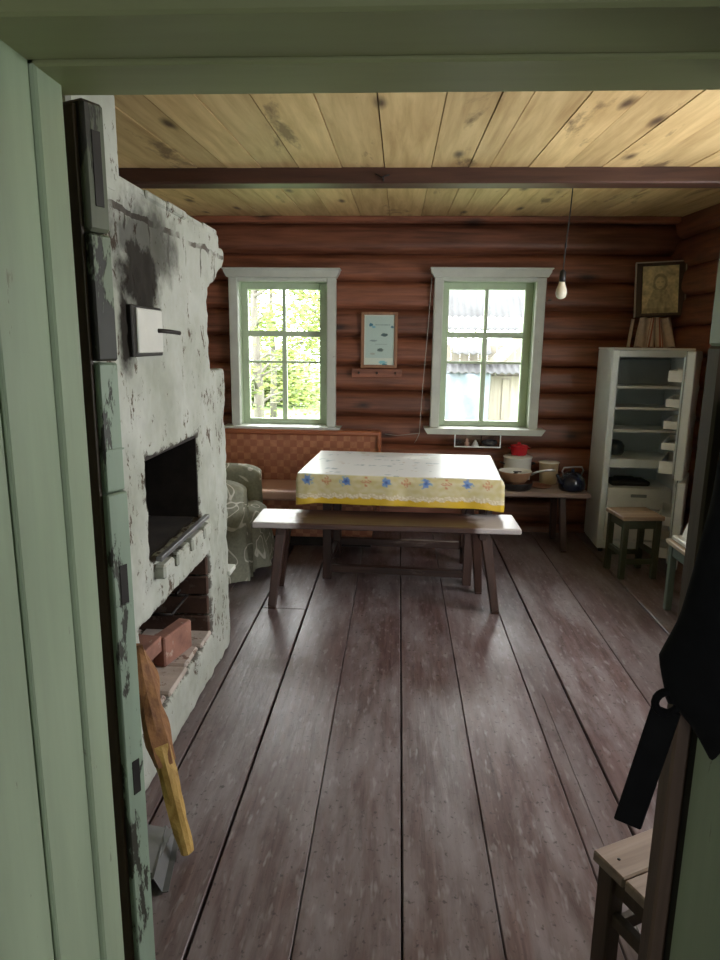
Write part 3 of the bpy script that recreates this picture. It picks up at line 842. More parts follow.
puff('seat', -.30, .44, -.18, .22, .05, .44, .05, .02, .09, 7)
puff('backrest', -.42, -.22, -.36, .38, .02, .88, .02, .015, .08, 9)

# ------------------------------------------------------------------ side bench with pots
wb = thing('side_bench', 'low wooden bench with splayed legs holding the pots under the right window', 'bench', (1.0, 4.98, 0))
m = MB(); m.box(-.38, .40, -.245, .20, .415, .45, .008); m.build('plank', M['bread_wood'], wb)
for sx, sy, bx, by in ((-.30, -.16, -.34, -.20), (-.30, .1, -.34, .15), (.215, -.15, .24, -.20), (.215, .1, .24, .15)):
    m = MB(); m.bar((bx, by, .012), (sx, sy, .42), .045, .045, .004); m.box(bx - .02, bx + .02, by - .02, by + .02, 0, .014); m.build('leg', M['table_wood_z'], wb)

def vessel(name, label, cat, loc, r0, r1, hgt, mat, inner, lip=.004, seg=32):
    t = thing(name, label, cat, loc)
    m = MB()
    m.lathe([(0, 0), (r0 * .9, 0), (r0, .006), (r0 + (r1 - r0) * .5, hgt * .5), (r1, hgt - .004), (r1 + lip, hgt), (r1 + lip - .001, hgt + .003), (r1 - .004, hgt + .002)], seg=seg)
    m.mi = 1
    m.lathe([(r1 - .004, hgt + .002), (r1 - .006, hgt - .01), (r0 - .005, .012), (0, .010)], seg=seg)
    m.build('body', [M[mat], M[inner]], t, True)
    return t
# large white pot with the small red one upon it
wp = vessel('stock_pot', 'large white enamel pot at the back of the side bench under a red saucepan', 'pot', (.931, 5.12, .45), .100, .106, .195, 'white_enamel', 'white_enamel')
m = MB(); m.lathe([(.112, .199), (.106, .204), (.085, .210), (.02, .213), (0, .213)], seg=32); m.build('lid', M['white_enamel'], wp, True)
for s_ in (-1, 1):
    m = MB(); m.tube([(s_ * .102, -.03, .145), (s_ * .128, -.025, .15), (s_ * .133, 0, .15), (s_ * .128, .025, .15), (s_ * .102, .03, .145)], .005, 8); m.build('handle', M['black'], wp)
rp = vessel('saucepan', 'small red enamel saucepan standing on top of the white pot', 'saucepan', (.936, 5.12, .6632), .062, .066, .068, 'red_enamel', 'white_enamel')
m = MB(); m.lathe([(.070, .070), (.066, .075), (.035, .083), (0, .085)], seg=28); m.lathe([(.012, .083), (.014, .095), (0, .1)], seg=12); m.build('lid', M['red_enamel'], rp, True)
for s_ in (-1, 1):
    m = MB(); m.tube([(s_ * .064, -.016, .05), (s_ * .080, -.012, .052), (s_ * .080, .012, .052), (s_ * .064, .016, .05)], .004, 8); m.build('handle', M['red_enamel'], rp)
# cast iron pan, then the pale frying pan on top of it
ip = vessel('iron_pan', 'dark rusty pan lying under the frying pan on the side bench', 'pan', (.882, 4.872, .45), .112, .124, .052, 'iron_black', 'rust', 0)
fp = thing('frying_pan', 'frying pan with white inside and long metal handle stacked on a dark pan', 'pan', (.873, 4.866, .5035))
m = MB(); m.lathe([(0, 0), (.075, 0), (.095, .02), (.115, .065), (.120, .078), (.119, .082)], seg=36); m.mi = 1
m.lathe([(.119, .082), (.114, .078), (.10, .066), (0, .062)], seg=36); m.build('body', [M['tan_pan'], M['white_enamel']], fp, True)
m = MB(); m.tube([(.112, -.01, .055), (.15, -.012, .075), (.20, -.012, .088), (.26, -.01, .096), (.29, -.006, .09)], [.010, .008, .008, .010, .007], 8); m.build('handle', M['steel'], fp)
m = MB(); m.box(-.03, .03, -.09, -.082, .086, .094, .002); m.tube([(-.02,-.08,.075),(.01,-.02,.07)], .008, 8); m.build('clip', M['black'], fp)
tag(MB().lathe([(0, 0), (.058, 0), (.080, .010), (.083, .012), (.078, .013), (.055, .005), (0, .005)], seg=32).build('tin_plate', M['rust'], None, True, (1.080, 4.945, .45)), 'flat rust brown plate lying beneath the cream pot on the side bench', 'plate')
cp = vessel('enamel_mug', 'cream enamel pot with a pale rim between frying pan and dark kettle', 'pot', (1.165, 5.09, .45), .064, .073, .162, 'cream_enamel', 'white_enamel')
m = MB(); m.lathe([(.080, .165), (.076, .170), (.03, .176), (0, .177)], seg=28); m.build('lid', M['white_enamel'], cp, True)
kt = thing('kettle', 'dark blue enamel kettle at the front right corner of the side bench', 'kettle', (1.288, 4.862, .45), rad(15))
m = MB(); m.lathe([(0, 0), (.083, 0), (.092, .012), (.096, .045), (.088, .085), (.066, .112), (.056, .118)], seg=32); m.build('body', M['kettle_blue'], kt, True)
m = MB(); m.lathe([(.060, .116), (.056, .124), (.03, .137), (0, .140)], seg=24); m.lathe([(.010, .137), (.014, .152), (.008, .160), (0, .161)], seg=14); m.build('lid', M['kettle_blue'], kt, True)
m = MB(); m.tube([(-.08, -.02, .05), (-.11, -.025, .075), (-.125, -.028, .105), (-.14, -.03, .125)], [.022, .016, .012, .011], 12); m.build('spout', M['kettle_blue'], kt)
m = MB(); m.tube([(-.068, 0, .105), (-.085, 0, .145), (-.070, 0, .170), (0, 0, .172), (.070, 0, .170), (.085, 0, .145), (.068, 0, .105)], .006, 8); m.build('handle', M['steel'], kt)

# clear plastic box with trinkets under the right window
tr = thing('trinket_box', 'clear plastic wall box with small trinkets just under the right window sill', 'box', (.622, 5.195, .705))
m = MB()
m.box(-.175, .175, -.035, .045, 0, .006); m.box(-.175, .175, .042, .046, .006, .115); m.box(-.175, .175, -.036, -.033, .006, .115)
m.box(-.177, -.173, -.036, .046, 0, .115); m.box(.173, .177, -.036, .046, 0, .115); m.box(.030, .033, -.033, .042, .006, .11)
m.build('case', M['clear_plastic'], tr)
m = MB(); 
for x in (-.175, .175): m.box(x - .004, x + .004, -.039, -.034, 0, .118)
m.box(-.178, .178, -.040, -.034, 0, .010, .001); m.build('rim', M['shelf_white'], tr)
tag(MB().lathe([(0, 0), (.022, 0), (.018, .012), (.020, .022), (.010, .035), (.012, .045), (.008, .056), (0, .058)], seg=16).build('figurine', M['doll_pink'], None, True, (.545, 5.198, .712)), 'tiny pinkish figurine in the left half of the clear trinket box', 'figurine')
tag(MB().lathe([(0, 0), (.030, 0), (.020, .022), (.010, .040), (.007, .044), (0, .048)], seg=16).build('figurine', M['doll_white'], None, True, (.610, 5.198, .712)), 'small white cone shaped figurine in the middle of the trinket box', 'figurine')
m = MB(); m.grid(lambda u_, v_: ((.062 * math.cos(2 * PI * u_) * math.sin(PI * v_)), .028 * math.sin(2 * PI * u_) * math.sin(PI * v_), .027 + .027 * math.cos(PI * v_) + .004 * math.sin(u_ * 40) * math.sin(PI * v_)), 32, 16)
tag(m.build('shell', M['shell_dark'], None, True, (.720, 5.199, .713)), 'dark rounded shell in the right half of the trinket box', 'shell')

# ------------------------------------------------------------------ wall pieces
cf = thing('framed_certificate', 'light wood framed certificate with blue ornaments hanging between the windows', 'certificate', (-.158, 5.262, 1.515))
m = MB(); W_, H_ = .142, .212
m.box(-W_, W_, 0, .022, H_ - .022, H_, .003); m.box(-W_, W_, 0, .022, -H_, -H_ + .022, .003); m.box(-W_, -W_ + .026, 0, .022, -H_ + .022, H_ - .022, .003); m.box(W_ - .026, W_, 0, .022, -H_ + .022, H_ - .022, .003)
m.build('frame', M['frame_wood'], cf)
m = MB(); m.grid(lambda u_, v_: (-.12 + .24 * u_, .012, -.195 + .39 * v_), 72, 110, False)
o = m.build('sheet', M['print'], cf)
def certcol(p):
    x, z = p.x, p.z
    c = (.60, .68, .66)
    if z < -.135 or abs(x) > .108 or z > .18: c = (.78, .78, .72)
    def dab(cx, cz, rx, rz, col, c):
        q = ((x - cx) / rx) ** 2 + ((z - cz) / rz) ** 2 + .8 * noise.noise(Vector((x * 120, z * 120, 0)))
        return col if q < 1 else c
    c = dab(-.065, .115, .016, .012, (.06, .20, .32), c); c = dab(-.045, .100, .016, .010, (.25, .5, .65), c)
    c = dab(.100, .100, .012, .010, (.10, .20, .28), c); c = dab(.04, .04, .026, .013, (.09, .14, .15), c)
    c = dab(-.045, -.005, .028, .007, (.32, .38, .38), c); c = dab(.01, -.075, .026, .012, (.14, .18, .18), c); c = dab(-.05, -.105, .02, .008, (.5, .5, .45), c)
    if abs(z - .115) < .005 and -.03 < x < .08 and noise.noise(Vector((x * 150, 0, 0))) > -.2: c = (.30, .38, .38)
    if abs(z + .032) < .003 and -.03 < x < .06: c = (.36, .42, .42)
    c = dab(.03, -.17, .03, .014, (.30, .62, .70), c); c = dab(.045, -.188, .022, .008, (.10, .28, .36), c)
    return c
set_colors(o, certcol)
m = MB(); m.box(-W_ + .02, W_ - .02, .006, .009, -H_ + .02, H_ - .02); m.build('glass', M['glass'], cf)
pr = thing('peg_rail', 'reddish wooden strip with three dark pegs under the framed certificate', 'rail', (-.172, 5.262, 1.262))
m = MB(); m.box(-.198, .198, 0, .03, -.034, .034, .004); m.build('board', M['log'], pr)
for x in (-.14, .0, .145):
    m = MB(); m.tube([(x, .0, 0), (x, -.03, .004)], .009, 8); m.build('peg', M['icon_frame'], pr)
# cable hanging beside the right window
m = MB(); m.tube([(.232, 5.226, 1.98), (.214, 5.222, 1.6), (.190, 5.222, 1.2), (.178, 5.222, .95), (.172, 5.215, .80), (.150, 5.22, .745), (.135, 5.24, .72)], .003, 6); m.tube([(.175, 5.22, .80), (.10, 5.24, .79), (.0, 5.25, .775), (-.1, 5.25, .785)], .0025, 6)
tag(m.build('cable', M['cord_grey']), 'thin pale cable running down the left casing of the right window', 'cable')

# icon and towel in the right corner
ic = thing('framed_icon', 'tilted dark framed sepia religious print in the right corner above the fridge', 'picture', (1.885, 5.135, 1.90), rad(-10))
tilt = bpy.data.objects  # (tilt is set on the thing itself)
ic.rotation_euler = (rad(-9), rad(-2), rad(-12))
m = MB(); W_, H_ = .165, .195
m.box(-W_, W_, 0, .03, H_ - .022, H_, .003); m.box(-W_, W_, 0, .03, -H_, -H_ + .024, .003); m.box(-W_, -W_ + .042, 0, .03, -H_, H_, .003); m.box(W_ - .042, W_, 0, .03, -H_, H_, .003)
m.box(-W_ + .01, W_ - .01, .024, .034, -H_ + .01, H_ - .01)
m.build('frame', M['icon_frame'], ic)
m = MB()
m.box(-W_ - .006, W_ + .006, -.003, .034, H_ - .002, H_ + .006); m.box(-W_ - .007, -W_ + .001, -.003, .034, -H_, H_); m.box(W_ - .001, W_ + .007, -.003, .034, -H_, H_)
m.build('frame_edge', M['gold_edge'], ic)
m = MB(); m.grid(lambda u_, v_: (-.125 + .25 * u_, .014, -.173 + .348 * v_), 60, 80, False)
o = m.build('print', M['icon_print'], ic)
def iconcol(p):
    x, z = p.x, p.z
    b = .9 + .35 * noise.noise(Vector((x * 22, z * 22, 1))) + .25 * noise.noise(Vector((x * 60, z * 60, 3)))
    head = (x / .034) ** 2 + ((z - .050) / .046) ** 2
    if head < 1: b = 1.05 - .35 * head * (1 if x > 0 else .4) - (.35 if abs(z - .055) < .006 and .008 < abs(x) < .022 else 0) - (.25 if abs(z - .022) < .004 and abs(x) < .012 else 0)
    elif head < 2.1 and z > .0: b *= .55
    elif z < .0 and abs(x) < .045 - z * .42: b *= .72 + .25 * noise.noise(Vector((x * 60, z * 18, 9)))
    if z < -.13: b *= .8
    b = max(.25, min(1.15, b))
    return (.72 * b, .59 * b, .32 * b)
set_colors(o, iconcol)
# embroidered towel draped below the icon
tw = thing('embroidered_towel', 'pale linen towel with red stripes hanging below the framed icon', 'towel', (1.875, 5.11, 1.475))
def towel_half(sgn):
    m = MB()
    def fn(u_, v_):
        z = .010 + .215 * v_
        cxx = sgn * (.078 - .028 * v_); hw = .070 - .010 * v_
        x = cxx + (u_ - .5) * 2 * hw
        y = .012 * math.sin(u_ * 12 + v_ * 2) + .03 * v_
        return (x, y, z + .004 * math.sin(u_ * 9))
    m.grid(fn, 44, 20)
    for fc in m.bm.faces:
        cxy = fc.calc_center_median(); v_ = (cxy.z - .010) / .215; u_ = (cxy.x - sgn * (.078 - .028 * v_)) / (2 * (.070 - .010 * v_)) + .5
        uu = u_ if sgn > 0 else 1 - u_
        if .20 < uu < .27 or .33 < uu < .37: fc.material_index = 1
    o = m.build('towel_end', [M['towel'], M['towel_red']], tw, True)
    so = o.modifiers.new('thickness', 'SOLIDIFY'); so.thickness = .004
for s_ in (-1, 1): towel_half(s_)
m = MB(); m.grid(lambda u_, v_: (-.172 + .022 * u_ + .018 * v_, .085 + .004 * math.sin(u_ * 6), .205 * v_ + .010), 6, 20)
o = m.build('towel_side_fold', M['towel'], tw, True); so = o.modifiers.new('thickness', 'SOLIDIFY'); so.thickness = .004

# bulb on a cord
pl = thing('pendant_bulb', 'bare light bulb hanging on a black cord from the ceiling near the right window', 'light bulb', (.905, 3.90, 0))
zc = ceil_z(3.9)
m = MB(); m.lathe([(.026, zc - .022), (.03, zc - .012), (.03, zc + .001), (0, zc + .001)], seg=16); m.box(-.02, .02, -.02, .02, zc - .03, zc - .012, .004); m.build('ceiling_rose', M['black'], pl)
m = MB(); m.tube([(.012, 0, zc - .02), (.006, 0, 2.2), (-.004, 0, 2.05), (-.010, 0, 1.90)], .0035, 6); m.lathe([(.005, 2.02), (.007, 2.03), (.005, 2.045)], (-.005, 0, 0), 8); m.build('cord', M['cord'], pl)
m = MB(); m.lathe([(.006, 1.905), (.016, 1.895), (.019, 1.86), (.017, 1.838), (0, 1.838)], (-.010, 0, 0), 16); m.build('socket', M['black'], pl, True)
m = MB(); m.lathe([(.014, 1.846), (.017, 1.832), (.028, 1.80), (.031, 1.78), (.026, 1.758), (.012, 1.748), (0, 1.746)], (-.012, 0, 0), 20); m.build('bulb', M['bulb_glass'], pl, True)
m = MB(); m.lathe([(.013, 1.835), (.013, 1.80), (.0, 1.80)], (-.012, 0, 0), 10); m.build('filament_stem', M['shelf_white'], pl, True)
m = MB(); m.tube([(.93, 3.90, ceil_z(3.9) - .012), (1.0, 3.86, ceil_z(3.86) - .008), (1.3, 3.80, ceil_z(3.8) - .008), (1.95, 3.77, ceil_z(3.77) - .008)], .005, 6)
tag(m.build('cable', M['cord_grey']), 'pale electric cable running along the ceiling behind the beam to the right', 'cable')
m = MB(); m.tube([(-.14, 3.592, 2.330), (-.11, 3.585, 2.312), (-.07, 3.590, 2.325)], .004, 6); m.tube([(-.10, 3.60, 2.30), (-.10, 3.575, 2.30), (-.10, 3.57, 2.315)], .004, 6)
tag(m.build('hook', M['dark_iron']), 'small iron hook on the ceiling beam left of the middle', 'hook')
tag(MB().tube([(.945, 5.24, 1.845), (.945, 5.29, 1.845)], .006, 8).build('nail', M['steel'], None, False, (.18, 0, -.02)), 'bright nail head in the log wall right of the right window', 'nail')

# ------------------------------------------------------------------ fridge
fr = thing('fridge', 'open white refrigerator with empty shelves standing in the right corner', 'refrigerator', (1.485, 4.80, 0), rad(-3))
FW, FD, FH = .545, .43, 1.468
def fbox(name, mat, *bx, parent=None, bev=.003):
    m = MB()
    for b_ in bx: m.box(*b_, bev)
    return m.build(name, M[mat], parent or fr)
fbox('cabinet', 'fridge', (0, .045, 0, FD, .03, FH), (FW - .045, FW, 0, FD, .03, FH), (.04, FW - .04, FD - .04, FD, .03, FH), (.04, FW - .04, 0, FD, FH - .05, FH), (.04, FW - .04, 0, FD, .03, .09), (.04, FW - .04, 0, FD - .02, .635, .70), bev=.006)
fbox('top_panel', 'shelf_white', (-.004, FW + .004, -.012, FD, FH, FH + .014), bev=.005)
fbox('liner', 'fridge_in', (.045, .052, .02, FD - .04, .70, FH - .05), (FW - .052, FW - .045, .02, FD - .04, .70, FH - .05), (.05, FW - .05, FD - .05, FD - .042, .70, FH - .05))
fbox('ice_box_panel', 'grey_panel', (.06, FW - .06, .28, .375, 1.215, 1.40))
for z in (1.205, 1.055, .895):
    fbox('shelf', 'shelf_white', (.052, FW - .052, .05, FD - .05, z, z + .008), (.052, FW - .052, .044, .052, z - .006, z + .012), bev=.001)
fbox('drawer', 'shelf_white', (.05, FW - .05, .012, FD - .05, .335, .485))
fbox('drawer', 'shelf_white', (.05, FW - .05, .012, FD - .05, .10, .325))
for z in (.42, .24):
    m = MB(); m.box(FW / 2 - .06, FW / 2 + .05, .004, .014, z, z + .022, .003); m.build('drawer_handle', M['grey_panel'], fr)
for sx in (.04, FW - .04):
    for sy in (.04, FD - .05):
        m = MB(); m.lathe([(0, 0), (.018, 0), (.016, .03), (0, .032)], (sx, sy, 0), 12); m.build('foot', M['black'], fr)
# doors swung open towards the viewer
def fdoor(name, z0, z1, a, racks):
    h = bpy.data.objects.new(name, None); C.objects.link(h); h.parent = fr
    h.location = (FW - .005, -.012, 0); h.rotation_euler = (0, 0, a)
    m = MB(); m.box(-.545, 0, -.05, 0, z0, z1, .006); m.build('door_panel', M['fridge'], h)
    m = MB(); m.box(-.52, -.025, 0, .018, z0 + .03, z1 - .03, .006); m.build('door_liner', M['fridge_in'], h)
    m = MB(); m.box(-.54, -.005, .0, .007, z0 + .006, z0 + .02); m.box(-.54, -.005, .0, .007, z1 - .02, z1 - .006); m.box(-.54, -.525, .0, .007, z0, z1); m.build('door_seal', M['grey_panel'], h)
    for z, hgt in racks:
        m = MB(); m.box(-.50, -.05, .018, .10, z, z + .006, .001); m.box(-.50, -.05, .094, .10, z, z + hgt, .001); m.box(-.502, -.496, .018, .10, z, z + hgt, .001); m.box(-.054, -.048, .018, .10, z, z + hgt, .001)
        m.build('door_rack', M['shelf_white'], h)
    return h
# at a=0 the door is closed (extends to -x); opening about the right hinge, swinging toward -y
fdoor('upper_door', .655, 1.466, rad(65.5), ((1.275, .07), (1.115, .05), (.975, .05), (.84, .045), (.685, .08)))
fdoor('lower_door', .06, .640, rad(68), ((.12, .07), (.34, .06)))
tag(MB().lathe([(0, 0), (.055, 0), (.068, .02), (.07, .07), (.05, .10), (.02, .112), (0, .113)], seg=24).build('pot', M['teal'], None, True, (1.615, 5.0, .7005)), 'dark round pot on the bottom shelf of the open fridge', 'pot')
m = MB(); m.box(-.15, .13, -.09, .09, 0, .035, .012, None, 2); m.box(-.10, .05, -.06, .06, .035, .05, .008)
tag(m.build('tray', M['iron_black'], None, False, (1.73, 4.97, .4855)), 'dark flat tray in the gap above the fridge drawers', 'tray')

# stool in front of the fridge
def stool(name, label, loc, rz, w, d, hgt, leg, top, legm, planks=1, splay=0.0, rung=.10, over=.012):
    t = thing(name, label, 'stool', loc, rz)
    m = MB()
    for k in range(planks):
        a = -d / 2 + d * k / planks; m.box(-w / 2, w / 2, a + .002, a + d / planks - .002, hgt - .028, hgt, .004)
    m.build('seat', M[top], t)
    ix, iy = w / 2 - leg / 2 - over, d / 2 - leg / 2 - over
    for sx, sy in ((-1, -1), (1, -1), (1, 1), (-1, 1)):
        m = MB(); m.box(sx * ix - leg / 2, sx * ix + leg / 2, sy * iy - leg / 2, sy * iy + leg / 2, 0, hgt - .028, .003); m.build('leg', M[legm], t)
    if planks == 3:
        for sx in (-1, 1):
            for sy in (-1, 0, 1):
                m = MB(); m.lathe([(.004, -.004), (.004, .0008), (0, .0012)], (sx * ix, sy * d / 3, hgt), 8); m.build('nail', M['dark_iron'], t)
    m = MB()
    for s_ in (-1, 1):
        m.box(-ix, ix, s_ * iy - .010, s_ * iy + .010, hgt - .085, hgt - .028); m.box(s_ * ix - .010, s_ * ix + .010, -iy, iy, hgt - .085, hgt - .028)
    m.build('apron', M[legm], t)
    for s_ in (-1, 1):
        m = MB(); m.box(-ix, ix, s_ * iy - .011, s_ * iy + .011, rung, rung + .035, .003); m.build('rung', M[legm], t)
        m = MB(); m.box(s_ * ix - .011, s_ * ix + .011, -iy, iy, rung + .05, rung + .085, .003); m.build('rung', M[legm], t)
    return t
stool('stool', 'square stool with worn pale seat and dark green legs in front of the fridge', (1.575, 4.345, 0), rad(7), .275, .27, .425, .036, 'stool_seat', 'stool_green', 2)
stool('stool', 'low dark stool with nailed plank seat just behind the right door post', (.705, 1.345, 0), rad(27), .34, .30, .325, .045, 'bread_wood', 'bare_brown', 3)
lt = thing('low_table', 'grey green low table with things on it, seen at the right edge of the room', 'table', (1.76, 3.56, 0))
m = MB(); m.box(-.21, .21, -.20, .20, .395, .42, .004); m.build('tabletop', M['low_top'], lt)
for sx, sy in ((-1, -1), (1, -1), (1, 1), (-1, 1)):
    m = MB(); m.box(sx * .175 - .018, sx * .175 + .018, sy * .165 - .018, sy * .165 + .018, 0, .395, .003); m.build('leg', M['low_green'], lt)
m = MB(); m.box(-.19, .19, -.178, -.16, .33, .395); m.box(-.19, .19, .16, .178, .33, .395); m.box(-.186, -.168, -.165, .165, .33, .395); m.build('apron', M['low_green'], lt)
tag(MB().cbox((0, 0, .0), (.30, .34, .03), .008).build('enamel_board', M['white_enamel'], None, False, (1.72, 3.56, .4355)), 'thick white slab lying on the grey green low table', 'board')
hp = thing('small_appliance', 'white boxy kitchen appliance with a black cord on the grey green low table', 'appliance', (1.73, 3.58, .451))
m = MB(); m.prism([(-.12, 0), (.14, 0), (.14, .27), (-.02, .27), (-.05, .20)], 'y', -.10, .12); m.build('housing', M['shelf_white'], hp)
m = MB(); m.tube([(-.06, -.02, .20), (-.10, -.02, .17), (-.13, -.02, .10), (-.14, -.02, .02), (-.12,-.04,.006)], .006, 8); m.build('cord', M['black'], hp)
m = MB(); m.box(-.02, .12, -.08, .10, .27, .29, .005); m.build('lid', M['case_white'], hp)
cn = thing('canister', 'white plastic canister on the floor beside the grey green low table', 'canister', (1.60, 3.27, 0))
m = MB(); m.box(-.055, .11, -.07, .07, 0, .17, .02, None, 3); m.build('body', M['shelf_white'], cn)
m = MB(); m.lathe([(0, .168), (.022, .168), (.022, .19), (0, .191)], (.03, 0, 0), 14); m.build('cap', M['case_white'], cn)

# ------------------------------------------------------------------ black bag hanging on the right door post
bg = thing('black_bag', 'black bag with a loose strap hanging on the right door post', 'bag', (.53, .905, .80))
m = MB()
def bagf(u_, v_):
    a = 2 * PI * u_; z = 1.44 - .62 * (1 - v_)
    # left and right outline by height
    L_ = [(.82, .56, .62), (.85, .505, .70), (.90, .470, .76), (.95, .440, .78), (1.0, .398, .78), (1.06, .386, .76), (1.12, .405, .74), (1.20, .418, .68), (1.30, .428, .60), (1.44, .440, .50)]
    for (p0, a0, b0), (p1, a1, b1) in zip(L_, L_[1:]):
        if z <= p1 + 1e-6:
            t = max(0, (z - p0) / (p1 - p0)); xl = a0 + (a1 - a0) * t; xr = b0 + (b1 - b0) * t; break
    c_, w = (xl + xr) / 2, (xr - xl) / 2
    if v_ < .001 or v_ > .999: w = .002
    nz = noise.noise(Vector((math.cos(a) * 1.5, math.sin(a) * 1.5, z * 9)))
    x = c_ + w * math.cos(a) * (1 + .05 * nz); y_ = (.33 * w + .012) * math.sin(a) * (1 + .2 * nz)
    return (x - .53, y_ + .0, z - .80)
m.grid(bagf, 40, 36)
bmesh.ops.remove_doubles(m.bm, verts=m.bm.verts[:], dist=.0004)
m.build('body', M['black_fabric'], bg, True)
m = MB(); m.bar((-.132, -.005, .185), (-.164, .01, -.020), .040, .006, .002, rad(20)); m.build('strap', M['black_fabric'], bg)
m = MB(); m.tube([(-.132 + .017 * math.cos(a), -.005, .195 + .017 * math.sin(a)) for a in [2 * PI * k / 16 for k in range(17)]], .006, 8); m.build('buckle_ring', M['black_fabric'], bg)
m = MB(); m.tube([(-.13, .0, .205), (-.075, 0, .21)], .014, 8); m.tube([(-.138, .0, .268), (-.11, 0, .26), (-.05, 0, .25)], [.008, .02, .03], 8); m.build('side_tab', M['black_fabric'], bg)
m = MB(); m.tube([(-.06, 0, .62), (-.058, .0, .72), (-.062, -0.01, .80)], .010, 8); m.build('hanging_loop', M['black_fabric'], bg)
tag(MB().tube([(.473, .895, 1.605), (.466, .895, 1.597), (.460, .895, 1.615)], .006, 8).build('coat_hook', M['dark_iron']), 'small iron hook on the right door post holding the black bag', 'hook')

# ------------------------------------------------------------------ outside
g = MB(); g.grid(lambda u_, v_: (-30 + 60 * u_, 5.62 + 45 * v_, -.55 + .25 * v_ + .08 * noise.noise(Vector((u_ * 14, v_ * 14, 0)))), 60, 60)
struct(g.build('ground', M['grass_ground']))
sh = thing('shed', 'weathered plank shed with grey corrugated roof, seen through the right window', 'shed', (1.6, 11.2, -.52))
m = MB()
for k in range(28): m.box(-1.2 + k * .15, -1.055 + k * .15, 0, .03, 0, 2.0 + .0 * k, .004)
m.build('plank_wall', M['shed_wood'], sh)
def corr(x0, x1, ya, za, yb, zb, amp=.014, per=.115):
    m = MB(); n = int((x1 - x0) / per * 8)
    m.grid(lambda u_, v_: (x0 + (x1 - x0) * u_, ya + (yb - ya) * v_, za + (zb - za) * v_ + amp * math.sin(2 * PI * (x1 - x0) * u_ / per)), n, 2)
    return m
for (x0, x1, ya, za, yb, zb) in ((-1.3, 3.2, 1.4, 2.42, 3.4, 3.9), (-1.3, 3.2, .75, 2.26, 1.5, 2.50)):
    o = corr(x0, x1, ya, za, yb, zb).build('roof_sheet', M['slate'], sh); so = o.modifiers.new('thickness', 'SOLIDIFY'); so.thickness = .012
m = MB(); m.prism([(-.2, 1.72), (.05, 1.72), (.62, 2.28), (.40, 2.28)], 'y', -.25, -.15); m.build('rake_board', M['shed_wood'], sh)
o = corr(-.75, -.15, -.45, 1.86, .2, 2.1).build('roof_sheet', M['slate'], sh); so = o.modifiers.new('thickness', 'SOLIDIFY'); so.thickness = .012
o = corr(-1.25, 1.6, -.35, 1.56, .1, 1.74).build('roof_sheet', M['slate'], sh); so = o.modifiers.new('thickness', 'SOLIDIFY'); so.thickness = .012
m = MB(); m.box(-.12, .75, -.06, -.02, .0, 1.5, .005); m.box(.10, .22, -.10, -.06, .1, 1.45, .005); m.build('shed_door', M['shed_wood'], sh)
m = MB(); m.grid(lambda u_, v_: (-.85 + .72 * u_, -.30 + .05 * math.sin(u_ * 11 + v_ * 5), 1.56 * v_ + .02 * math.sin(u_ * 9)), 30, 30)
o = m.build('blue_sheet', M['tarp'], sh, True); so = o.modifiers.new('thickness', 'SOLIDIFY'); so.thickness = .01

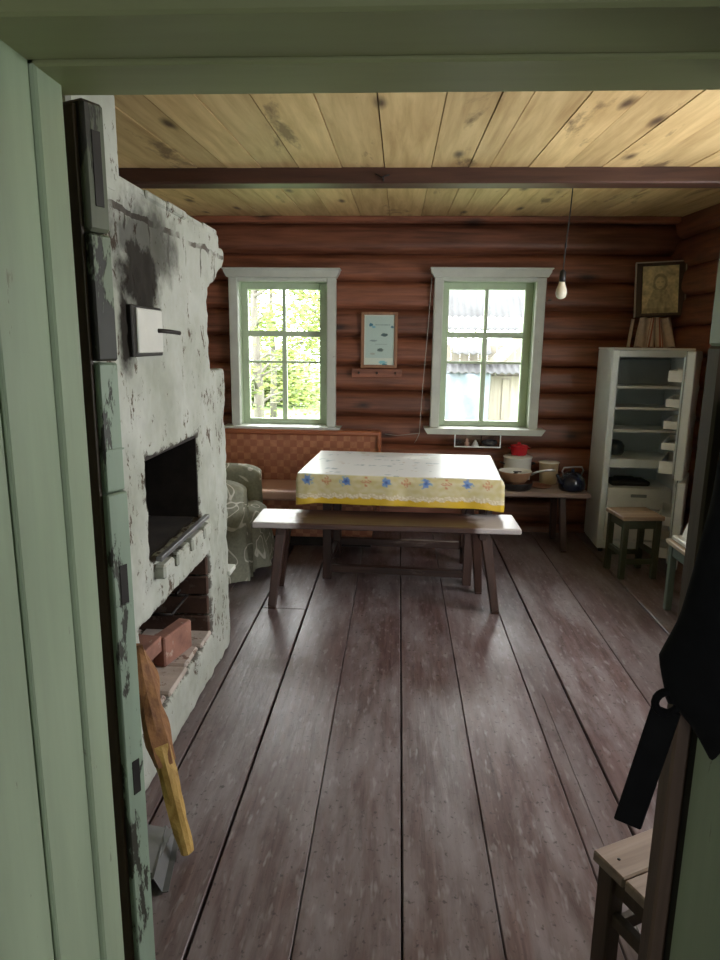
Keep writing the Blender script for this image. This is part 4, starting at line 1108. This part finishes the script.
def tree(label, x, y, hgt, spread, seed, nleaf, trunk_r=.09, low=.22, ls=1.0):
    random.seed(seed)
    t = thing('tree', label, 'tree', (x, y, -.53), 0, None)
    m = MB(); m.tube([(0, 0, -.05), (.03, .02, hgt * .3), (-.03, .05, hgt * .6), (.05, 0, hgt * .95)], [trunk_r, trunk_r * .8, trunk_r * .55, .015], 10)
    tips = []
    for k in range(16):
        a = random.uniform(0, 2 * PI); zz = hgt * random.uniform(low, .85); L = spread * random.uniform(.5, 1.0)
        b0 = Vector((0, 0, zz)); b1 = b0 + Vector((math.cos(a) * L * .5, math.sin(a) * L * .5, L * .25)); b2 = b0 + Vector((math.cos(a) * L, math.sin(a) * L, L * random.uniform(.15, .5)))
        m.tube([b0, b1, b2], [trunk_r * .3, trunk_r * .2, .006], 6); tips += [b1, b2, (b1 + b2) / 2]
    m.build('trunk', M['bark'], t)
    m = MB()
    for k in range(nleaf):
        c0 = random.choice(tips) + Vector((random.gauss(0, .22), random.gauss(0, .22), random.gauss(0, .22)))
        s_ = random.uniform(.025, .06) * ls
        q = Matrix.Rotation(random.uniform(0, 6.3), 3, 'Z') @ Matrix.Rotation(random.uniform(-1.2, 1.2), 3, 'X')
        vs = [m.bm.verts.new(c0 + q @ Vector(v_)) for v_ in ((-s_, 0, 0), (0, -s_ * .5, .006), (s_, 0, 0), (0, s_ * .5, .006))]
        m.bm.faces.new(vs)
    o = m.build('foliage', M['leaf'], t)
    return t
tree('slim grey trunked tree nearest the left window', -2.05, 9.6, 4.2, .8, 5, 1100, .09)
tree('light green young tree outside the left window, right of the grey trunk', -1.15, 12.2, 3.6, .95, 8, 3400, .05, .10, 1.1)
tree('bushy tree far behind the others outside the left window', -3.1, 16.4, 4.8, 1.7, 11, 5200, .09, .08, 1.9)
tree('bushy tree at the left side of the shed outside the right window', 1.2, 17.8, 4.6, .9, 15, 1600, .06)
for i, x in enumerate((-7.4, -3.9, -.4)):
    random.seed(30 + i); t = thing('shrub', ['dense low shrub at the far left of the meadow outside', 'dense low shrub left of the grey trunked tree outside', 'round shrub low behind the grey trunked tree outside'][i], 'shrub', (x, 20.6, -.42))
    m = MB()
    for k in range(3000):
        v = Vector((max(-1.6, min(1.6, random.gauss(0, .7))), max(-1, min(1, random.gauss(0, .4))), abs(random.gauss(0, .7)) + .05)); s_ = random.uniform(.07, .14)
        q = Matrix.Rotation(random.uniform(0, 6.3), 3, 'Z') @ Matrix.Rotation(random.uniform(-1.3, 1.3), 3, 'X')
        m.bm.faces.new([m.bm.verts.new(v + q @ Vector(p)) for p in ((-s_, 0, 0), (0, -s_ * .5, 0), (s_, 0, 0), (0, s_ * .5, 0))])
    m.build('foliage', M['leaf'], t)
    m = MB(); m.tube([(0, 0, -.06), (0, 0, .6)], .05, 8); m.build('stem', M['bark'], t)
m = MB(); m.tube([(-3.6, 13.9, -.36), (-1.0, 14.0, -.34), (.1, 13.9, -.35)], .10, 10)
tag(m.build('fallen_log', M['bark']), 'grey log lying in the grass outside the left window', 'log')
